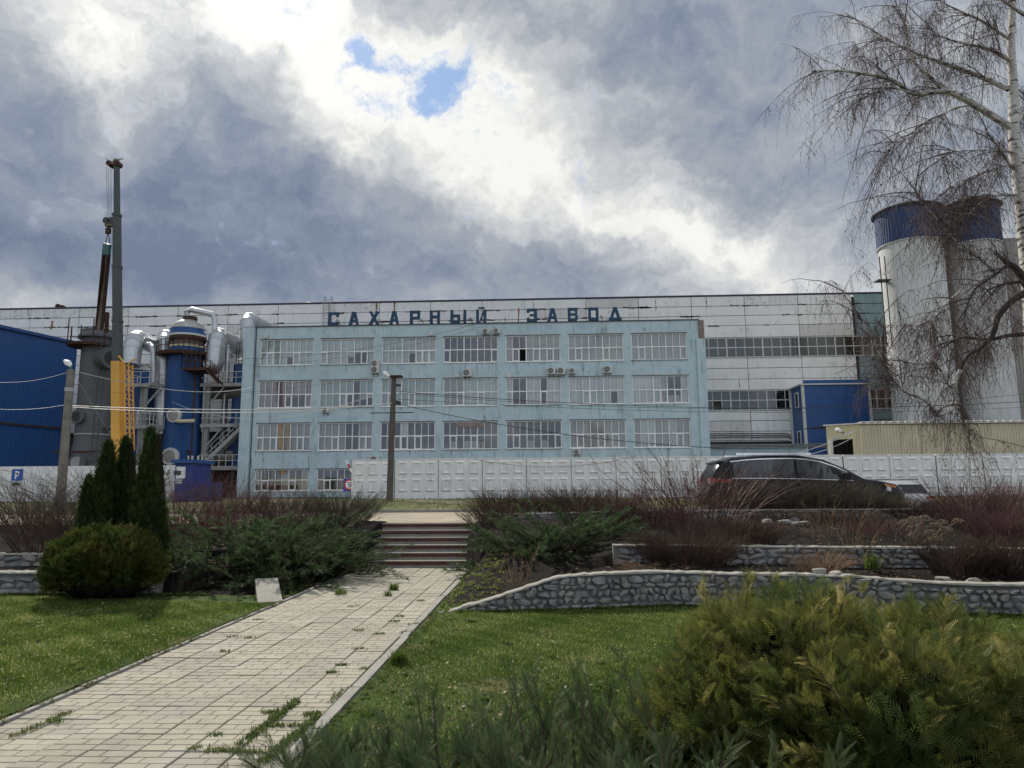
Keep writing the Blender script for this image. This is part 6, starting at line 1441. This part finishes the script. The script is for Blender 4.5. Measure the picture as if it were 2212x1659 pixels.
lawn([(-1.48, 9.5), (.7, 9.85), (1.7, 10.1), (3.5, 9.9), (5.9, 9.35), (8.5, 9), (8.2, 7.5), (4, 5), (2.0, 4.3), (-1.0, 3.3), (-1.48, 3.6)], 6800, .034,
     lambda x, y, f: np.clip(1-.9*np.exp(-(x+1.48)/.24)*(f > -.8)-.3*(f > 1.0)-.75*np.exp(-(((x+.35)/.55)**2+((y-6.1)/.75)**2))*(f > -.3)-.5*np.exp(-(((x+.9)/.35)**2+((y-5.0)/.7)**2)), .07, 1))
n = 6500; P = np.stack([-14+34*rng.random(n), 24.4+23*rng.random(n)**.8, np.full(n, .87)], -1); P[:, 2] += .10*np.clip((P[:, 1]-25)/21, 0, 1); P = P[(P[:, 0] < 7)]
V, F = blades(P, .12, .9, .12, .5); npmesh('verge_grass', V, F, m_weed, None, (0, 36, .9), tint=np.repeat(rng.random(len(P))*.9, 5), kind='stuff')
# weeds in the path joints, kerb edges and beds
def weeds(name, pts, n, h, mat=m_weed, lo=0, hi=.9):
    n = int(n*(.6 if name == 'path_weeds' else 1)); P = np.array(pts)[rng.integers(0, len(pts), n)]+rng.normal(size=(n, 3))*np.array([.02, .02, 0]); V, F = blades(P, h, 1.2, .16, .6)
    return npmesh(name, V, F, mat, None, tuple(P.mean(0)), tint=np.repeat(lo+(hi-lo)*rng.random(n), 5), kind='stuff')
def seg(u0_, v0_, u1_, v1_, n=20): a, b = gz(u0_, v0_, .0), gz(u1_, v1_, .0); return [tuple(a.lerp(b, k/n)) for k in range(n+1)]
zz = lambda x, y: (x*1400/2212*.54, (2300+y*1400/2212)*.54)
def zs(a, b, c, d, n=20): p, q = zz(a, b), zz(c, d); return seg(*p, *q, n)
weeds('path_weeds', zs(1880, 800, 1570, 1040, 40), 900, .035); weeds('path_weeds', zs(2020, 890, 1660, 1190, 40), 900, .035)
weeds('path_weeds', zs(1310, 1110, 1690, 1125, 30), 500, .026, lo=.5, hi=1); weeds('path_weeds', zs(1700, 955, 1900, 955)+zs(1680, 870, 1760, 880), 420, .028, lo=.3, hi=1); weeds('path_weeds', zs(2080, 810, 2190, 720)+zs(1930, 885, 2010, 885), 300, .03, lo=.3, hi=1)
weeds('path_weeds', zs(90, 1020, 430, 870, 30), 420, .024, lo=.4, hi=1)
for a, b in [(1580, 400), (1420, 485), (2155, 575), (2095, 622), (1470, 392), (1225, 1100), (1355, 1015), (1530, 1075), (360, 930), (1630, 285)]: weeds('path_weeds', zs(a-25, b, a+25, b, 5), 70, .028, lo=.2)
z5 = lambda x, y: ((1000+x*1300/2212)*.54, (2400+y*1300/2212)*.54)
for a, b in [(1020, 115), (740, 210), (1115, 170), (1060, 222), (620, 450), (560, 500), (780, 475), (985, 150), (880, 235), (745, 338), (1155, 8), (705, 48)]:
    p = z5(a, b); weeds('path_weeds', seg(p[0]-8, p[1], p[0]+8, p[1]-1, 5), 80, .028, lo=.1)
weeds('kerb_weeds', [(-3.86+rnd.uniform(-.05, .03), y, 0) for y in np.linspace(4.6, 10.5, 60)], 2400, .03, lo=.4, hi=1); weeds('kerb_weeds', [(-1.47+rnd.uniform(-.02, .1), y, 0) for y in np.linspace(3.4, 9.6, 60)], 2200, .03, lo=.1, hi=1)
weeds('bed_weeds', [(x, y, max(0, right_h(x, y))+.0) for x, y in [(-1.45+rnd.random()**1.5*.75, rnd.uniform(9.7, 13.3)) for _ in range(160)]], 2200, .045, m_grass, .2, .9)
weeds('bed_weeds', [(x, y, max(0, left_h(x, y))) for x, y in [(-3.9-rnd.random()*.35, rnd.uniform(10.4, 13)) for _ in range(90)]], 900, .04, m_weed)
weeds('bed_weeds', [(x, w2y(x)+.3, w2z(x)-.02) for x in np.linspace(1.4, 3.6, 40)], 500, .04, m_grass)
weeds('wall_foot_grass', [(x, w1y(x)-.06, -.01) for x in np.linspace(-1.2, 8.2, 220)], 4200, .06, m_grass, 0, .6); weeds('wall_foot_grass', [(x, 11.12, -.01) for x in np.linspace(-9, -5.2, 90)], 1600, .06, m_grass, 0, .6)
# litter of dead leaves / clods in the beds
def litter(name, pts, n, s, mat):
    P = np.array(pts)[rng.integers(0, len(pts), n)]+rng.normal(size=(n, 3))*np.array([.12, .12, .004]); tpl = (np.array([[-.5, 0, 0], [0, -.4, .1], [.5, 0, 0], [0, .4, .12]]), np.array([[0, 1, 2, 3]]))
    V, F, k = scatter(tpl, P, nrm(rvec(n)*np.array([1, 1, .3])), nrm(np.array([0, 0, 1.])+rvec(n)*.5), s*(.5+rng.random(n))); return npmesh(name, V, F, mat, None, tuple(P.mean(0)), tint=np.repeat(rng.random(n), k), kind='stuff')
m_lit = leafmat('dead_leaf', (.05, .035, .025, 1), (.16, .12, .08, 1), .1)
bp = [(x, y, right_h(x, y)+.01) for x, y in [(rnd.uniform(-1.2, 8), rnd.uniform(10, 16.6)) for _ in range(1500)] if y > w1y(x)+.2]
litter('leaf_litter', bp, 6000, .035, m_lit); litter('leaf_litter', [(x, y, left_h(x, y)+.01) for x, y in [(rnd.uniform(-9, -4), rnd.uniform(11.4, 16.6)) for _ in range(600)]], 2600, .035, m_lit)
m_lit2 = leafmat('dry_leaf', (.12, .09, .05, 1), (.30, .26, .16, 1), .2)
litter('leaf_litter', [(rnd.uniform(-8, -4), rnd.uniform(5.5, 11), .012) for _ in range(300)], 900, .03, m_lit2); litter('leaf_litter', [(rnd.uniform(-1.3, 6), rnd.uniform(4.8, 9.4), .012) for _ in range(300)], 1000, .03, m_lit2)
weeds('lawn_weeds', [(rnd.uniform(-8, -4.1), rnd.uniform(5.2, 10.8), .0) for _ in range(60)], 2600, .035, m_weed, 0, .6); weeds('lawn_weeds', [(rnd.uniform(-1.3, 4), rnd.uniform(4.8, 9.3), .0) for _ in range(70)], 3000, .035, m_weed, 0, .6)
litter('leaf_litter', [(rnd.uniform(-1.3, .2), rnd.uniform(4.8, 7), .0) for _ in range(200)], 700, .03, m_lit)

# ================================================================== birch
bt = root('birch_tree', (9.9, 15, .5), 'weeping silver birch at the right edge, bare but for catkins, hanging over the silos', 'tree')
z7 = lambda x, y: ((3000+x/1.843)*.54, y/1.843*.54)
z5b = lambda x, y: ((3300+x/1.382)*.54, (700+y/1.382)*.54)
def PL(f, pts, Y0, Y1):
    n = len(pts); return [at(*f(x, y), Y0+(Y1-Y0)*k/(n-1)) for k, (x, y) in enumerate(pts)]
def smooth(pts, n=4):
    out = []
    for i in range(len(pts)-1):
        p0, p1, p2, p3 = pts[max(0, i-1)], pts[i], pts[i+1], pts[min(len(pts)-1, i+2)]
        for k in range(n): t = k/n; out.append(.5*((2*p1)+(p2-p0)*t+(2*p0-5*p1+4*p2-p3)*t*t+(3*p1-p0-3*p2+p3)*t**3))
    return out+[pts[-1]]
trunk = PL(z7, [(2120, 3300), (2085, 2300), (2030, 1700), (2000, 1400), (1965, 1150), (1945, 950), (1945, 700), (1925, 350), (1935, 0), (1930, -500)], 15, 15); tb = trunk[0].copy(); tb.z = .4
trunk = smooth([tb]+trunk); MB().tube(trunk, [max(.03, .20-.15*k/(len(trunk)-1)) for k in range(len(trunk))], 14).build('trunk', m_bark, bt, smooth=True)
LIM = [
 (z7, [(1930, 940), (1780, 850), (1600, 740), (1430, 670), (1210, 690), (1100, 620), (1000, 575), (840, 545), (640, 520), (450, 525)], 15, 13.8, .085),
 (z7, [(1430, 670), (1330, 570), (1230, 480), (1170, 370), (1150, 200), (1080, 30)], 14.7, 15, .045),
 (z7, [(1960, 680), (1800, 610), (1650, 545), (1520, 500), (1380, 450), (1270, 410), (1130, 350), (1000, 280), (880, 210), (700, 90)], 15, 16.5, .06),
 (z7, [(1940, 460), (1820, 390), (1720, 350), (1580, 320), (1450, 285), (1300, 200)], 15, 14, .045),
 (z7, [(2060, 130), (1900, 30), (1800, -40)], 14.5, 14.5, .05),
 (z7, [(1940, 950), (2010, 850), (2080, 700)], 15, 15.5, .05),
 (z7, [(1640, 780), (1500, 800), (1350, 900), (1200, 1000), (1050, 1080), (980, 1160)], 14.8, 14.2, .02),
 (z7, [(1950, 1250), (1870, 1150), (1830, 1080), (1780, 1020), (1730, 940)], 15, 14.5, .035),
 (z7, [(1960, 1130), (1800, 1110), (1500, 1120), (1380, 1200)], 15, 14.3, .02),
 (z7, [(1980, 1200), (1750, 1260), (1600, 1320), (1400, 1440)], 15, 14.3, .022),
 (z7, [(1990, 1430), (1800, 1440), (1600, 1460), (1500, 1600)], 15, 14.4, .022),
 (z7, [(1930, 300), (1700, 150), (1500, 60), (1300, -60)], 15, 14.2, .035),
 (z7, [(1210, 690), (1020, 640), (900, 690), (720, 760)], 14.1, 13.9, .016),
 (z7, [(1000, 575), (930, 480), (850, 420), (760, 300)], 14, 14.2, .014),
 (z5b, [(1130, 620), (1060, 520), (1000, 480), (940, 430)], 14.3, 14.3, .10),
 (z5b, [(1010, 500), (930, 560), (830, 630), (790, 720), (760, 810)], 14.3, 14, .03),
 (z5b, [(1110, 650), (1030, 700), (960, 780), (940, 850), (915, 910), (860, 960), (790, 1000), (750, 1080)], 14.3, 14.0, .075),
 (z5b, [(1100, 880), (1000, 890), (910, 910), (830, 905), (760, 900), (690, 930), (610, 990)], 14.4, 14.0, .045),
 (z5b, [(750, 1080), (720, 1140), (725, 1210), (730, 1270), (680, 1310), (610, 1330), (570, 1260), (500, 1220), (430, 1190), (370, 1110), (340, 1050), (290, 970), (260, 880), (215, 820), (120, 680), (100, 640)], 14.0, 13.6, .045),
 (z5b, [(720, 370), (640, 270), (560, 180), (520, 120), (480, 60)], 14.3, 14, .035),
 (z5b, [(940, 540), (820, 430), (720, 370)], 14.6, 14.3, .04),
 (z5b, [(1060, 110), (950, 115), (850, 160), (790, 230)], 15, 14.3, .025),
 (z5b, [(720, 1140), (680, 1160), (640, 1080), (560, 1040), (450, 1060), (350, 1050)], 14, 13.8, .02),
 (z5b, [(730, 1270), (750, 1330), (790, 1390), (850, 1450)], 14, 13.8, .018),
 (z5b, [(1100, 590), (1000, 600), (900, 640), (860, 700)], 14.4, 14, .03),
 (z5b, [(640, 760), (560, 820), (450, 830), (330, 830)], 14.2, 13.8, .018),
 (z5b, [(750, 640), (640, 740), (580, 860), (620, 900)], 14.2, 14, .02)]
allL, wts = [], []
m_barkd = M('dark_birch_bark', (.055, .05, .045), .9, var=.3, scale=8)
for i, (f, pts, Y0, Y1, r) in enumerate(LIM):
    L = smooth(PL(f, pts, Y0, Y1), 4); n = len(L); MB().tube(L, [max(.006, r*(1-.85*k/(n-1))) for k in range(n)], 7).build('limb', m_barkd if f is z5b and i in (14, 15, 16, 17, 24) else m_bark, bt, smooth=True)
    allL.append(np.array([list(p) for p in L])); wts.append(sum((a-b).length for a, b in zip(L, L[1:])))
def along(n, lo=.1):
    li = rng.choice(len(allL), n, p=np.array(wts)/sum(wts)); out, tn = np.zeros((n, 3)), np.zeros((n, 3)); t = lo+(1-lo)*rng.random(n)
    for k in range(n):
        A = allL[li[k]]; x = t[k]*(len(A)-1); i0 = min(int(x), len(A)-2); out[k] = A[i0]*(1-x+i0)+A[i0+1]*(x-i0); tn[k] = A[i0+1]-A[i0]
    return out, nrm(tn)
# secondary branches, then hanging twigs
n2 = 400; S2, tn = along(n2); d2 = nrm(tn*.9+rvec(n2)*np.array([.9, .9, .7])+np.array([-.15, 0, .12])); l2 = .5+1.3*rng.random(n2); K = 7; t = np.linspace(0, 1, K)
P2 = S2[:, None]+d2[:, None]*(l2[:, None]*t)[..., None]; P2[:, :, 2] -= (.38*l2[:, None]*t**2); P2 += np.cumsum(rng.normal(size=P2.shape)*.025, 1)*t[None, :, None]
R2 = (.011*(1-.75*t))[None]*(.5+.8*rng.random((n2, 1)))
n3 = 5200; b2 = rng.integers(0, n2, n3); x = (.1+.9*rng.random(n3))*(K-1); i0 = np.minimum(x.astype(int), K-2); fr = (x-i0)[:, None]; S3 = P2[b2, i0]*(1-fr)+P2[b2, i0+1]*fr
Sx, _ = along(1500, .05); S3 = np.concatenate([S3, Sx]); n3 = len(S3); d3 = rvec(n3)*np.array([1, 1, .5]); l3 = .35+1.0*rng.random(n3)**1.6; K3 = 5; t = np.linspace(0, 1, K3)
P3 = S3[:, None]+d3[:, None]*(l3[:, None]*.38*np.sin(t*1.6))[..., None]; P3[:, :, 2] -= (l3[:, None]*.85*t**1.5); P3 += np.cumsum(rng.normal(size=P3.shape)*.012, 1)
R3 = (.0034*(1-.6*t))[None]*(.6+.6*rng.random((n3, 1)))
n4 = 7000; b3 = rng.integers(0, n3, n4); x = (.15+.8*rng.random(n4))*(K3-1); i0 = np.minimum(x.astype(int), K3-2); S4 = P3[b3, i0]; d4 = rvec(n4)*np.array([1, 1, .4])+np.array([0, 0, -.5]); l4 = .10+.22*rng.random(n4); t4 = np.linspace(0, 1, 3)
P4 = S4[:, None]+d4[:, None]*(l4[:, None]*t4*.8)[..., None]; P4[:, :, 2] -= l4[:, None]*.5*t4**2; R4 = np.full((n4, 3), .0021)
m_bt = M('birch_twig', (.085, .055, .048), .8, var=.3, scale=4)
V, F = cat([tubes(P2, R2, 4), tubes(P3, R3, 3), tubes(P4, R4, 3)]); npmesh('twigs', V, F, m_bt, bt)
n5 = 11000; b3 = rng.integers(0, n4, n5); Pc = P4[b3, rng.integers(1, 3, n5)]; x = rng.random(n5) < .4; Pc[x] = P3[rng.integers(0, n3, x.sum()), rng.integers(1, K3, x.sum())]
tpl = (np.array([[0, 0, 0], [.17, .35, .0], [0, 1, 0], [-.17, .35, 0], [0, .35, .17], [0, .35, -.17]]), np.array([[0, 1, 2, 3], [0, 4, 2, 5]]))
dn = nrm(np.array([0, 0, -1.])+rng.normal(size=(n5, 3))*.35); V, F, k = scatter(tpl, Pc, dn, nrm(rvec(n5)), .028+.02*rng.random(n5)); npmesh('catkins', V, F, M('catkin', (.07, .05, .035), .9, var=.3, scale=6), bt)
print('tris', sum(len(o.data.polygons) for o in bpy.data.objects if o.type == 'MESH' and o.data.users == 1), 'objects', len(bpy.data.objects))
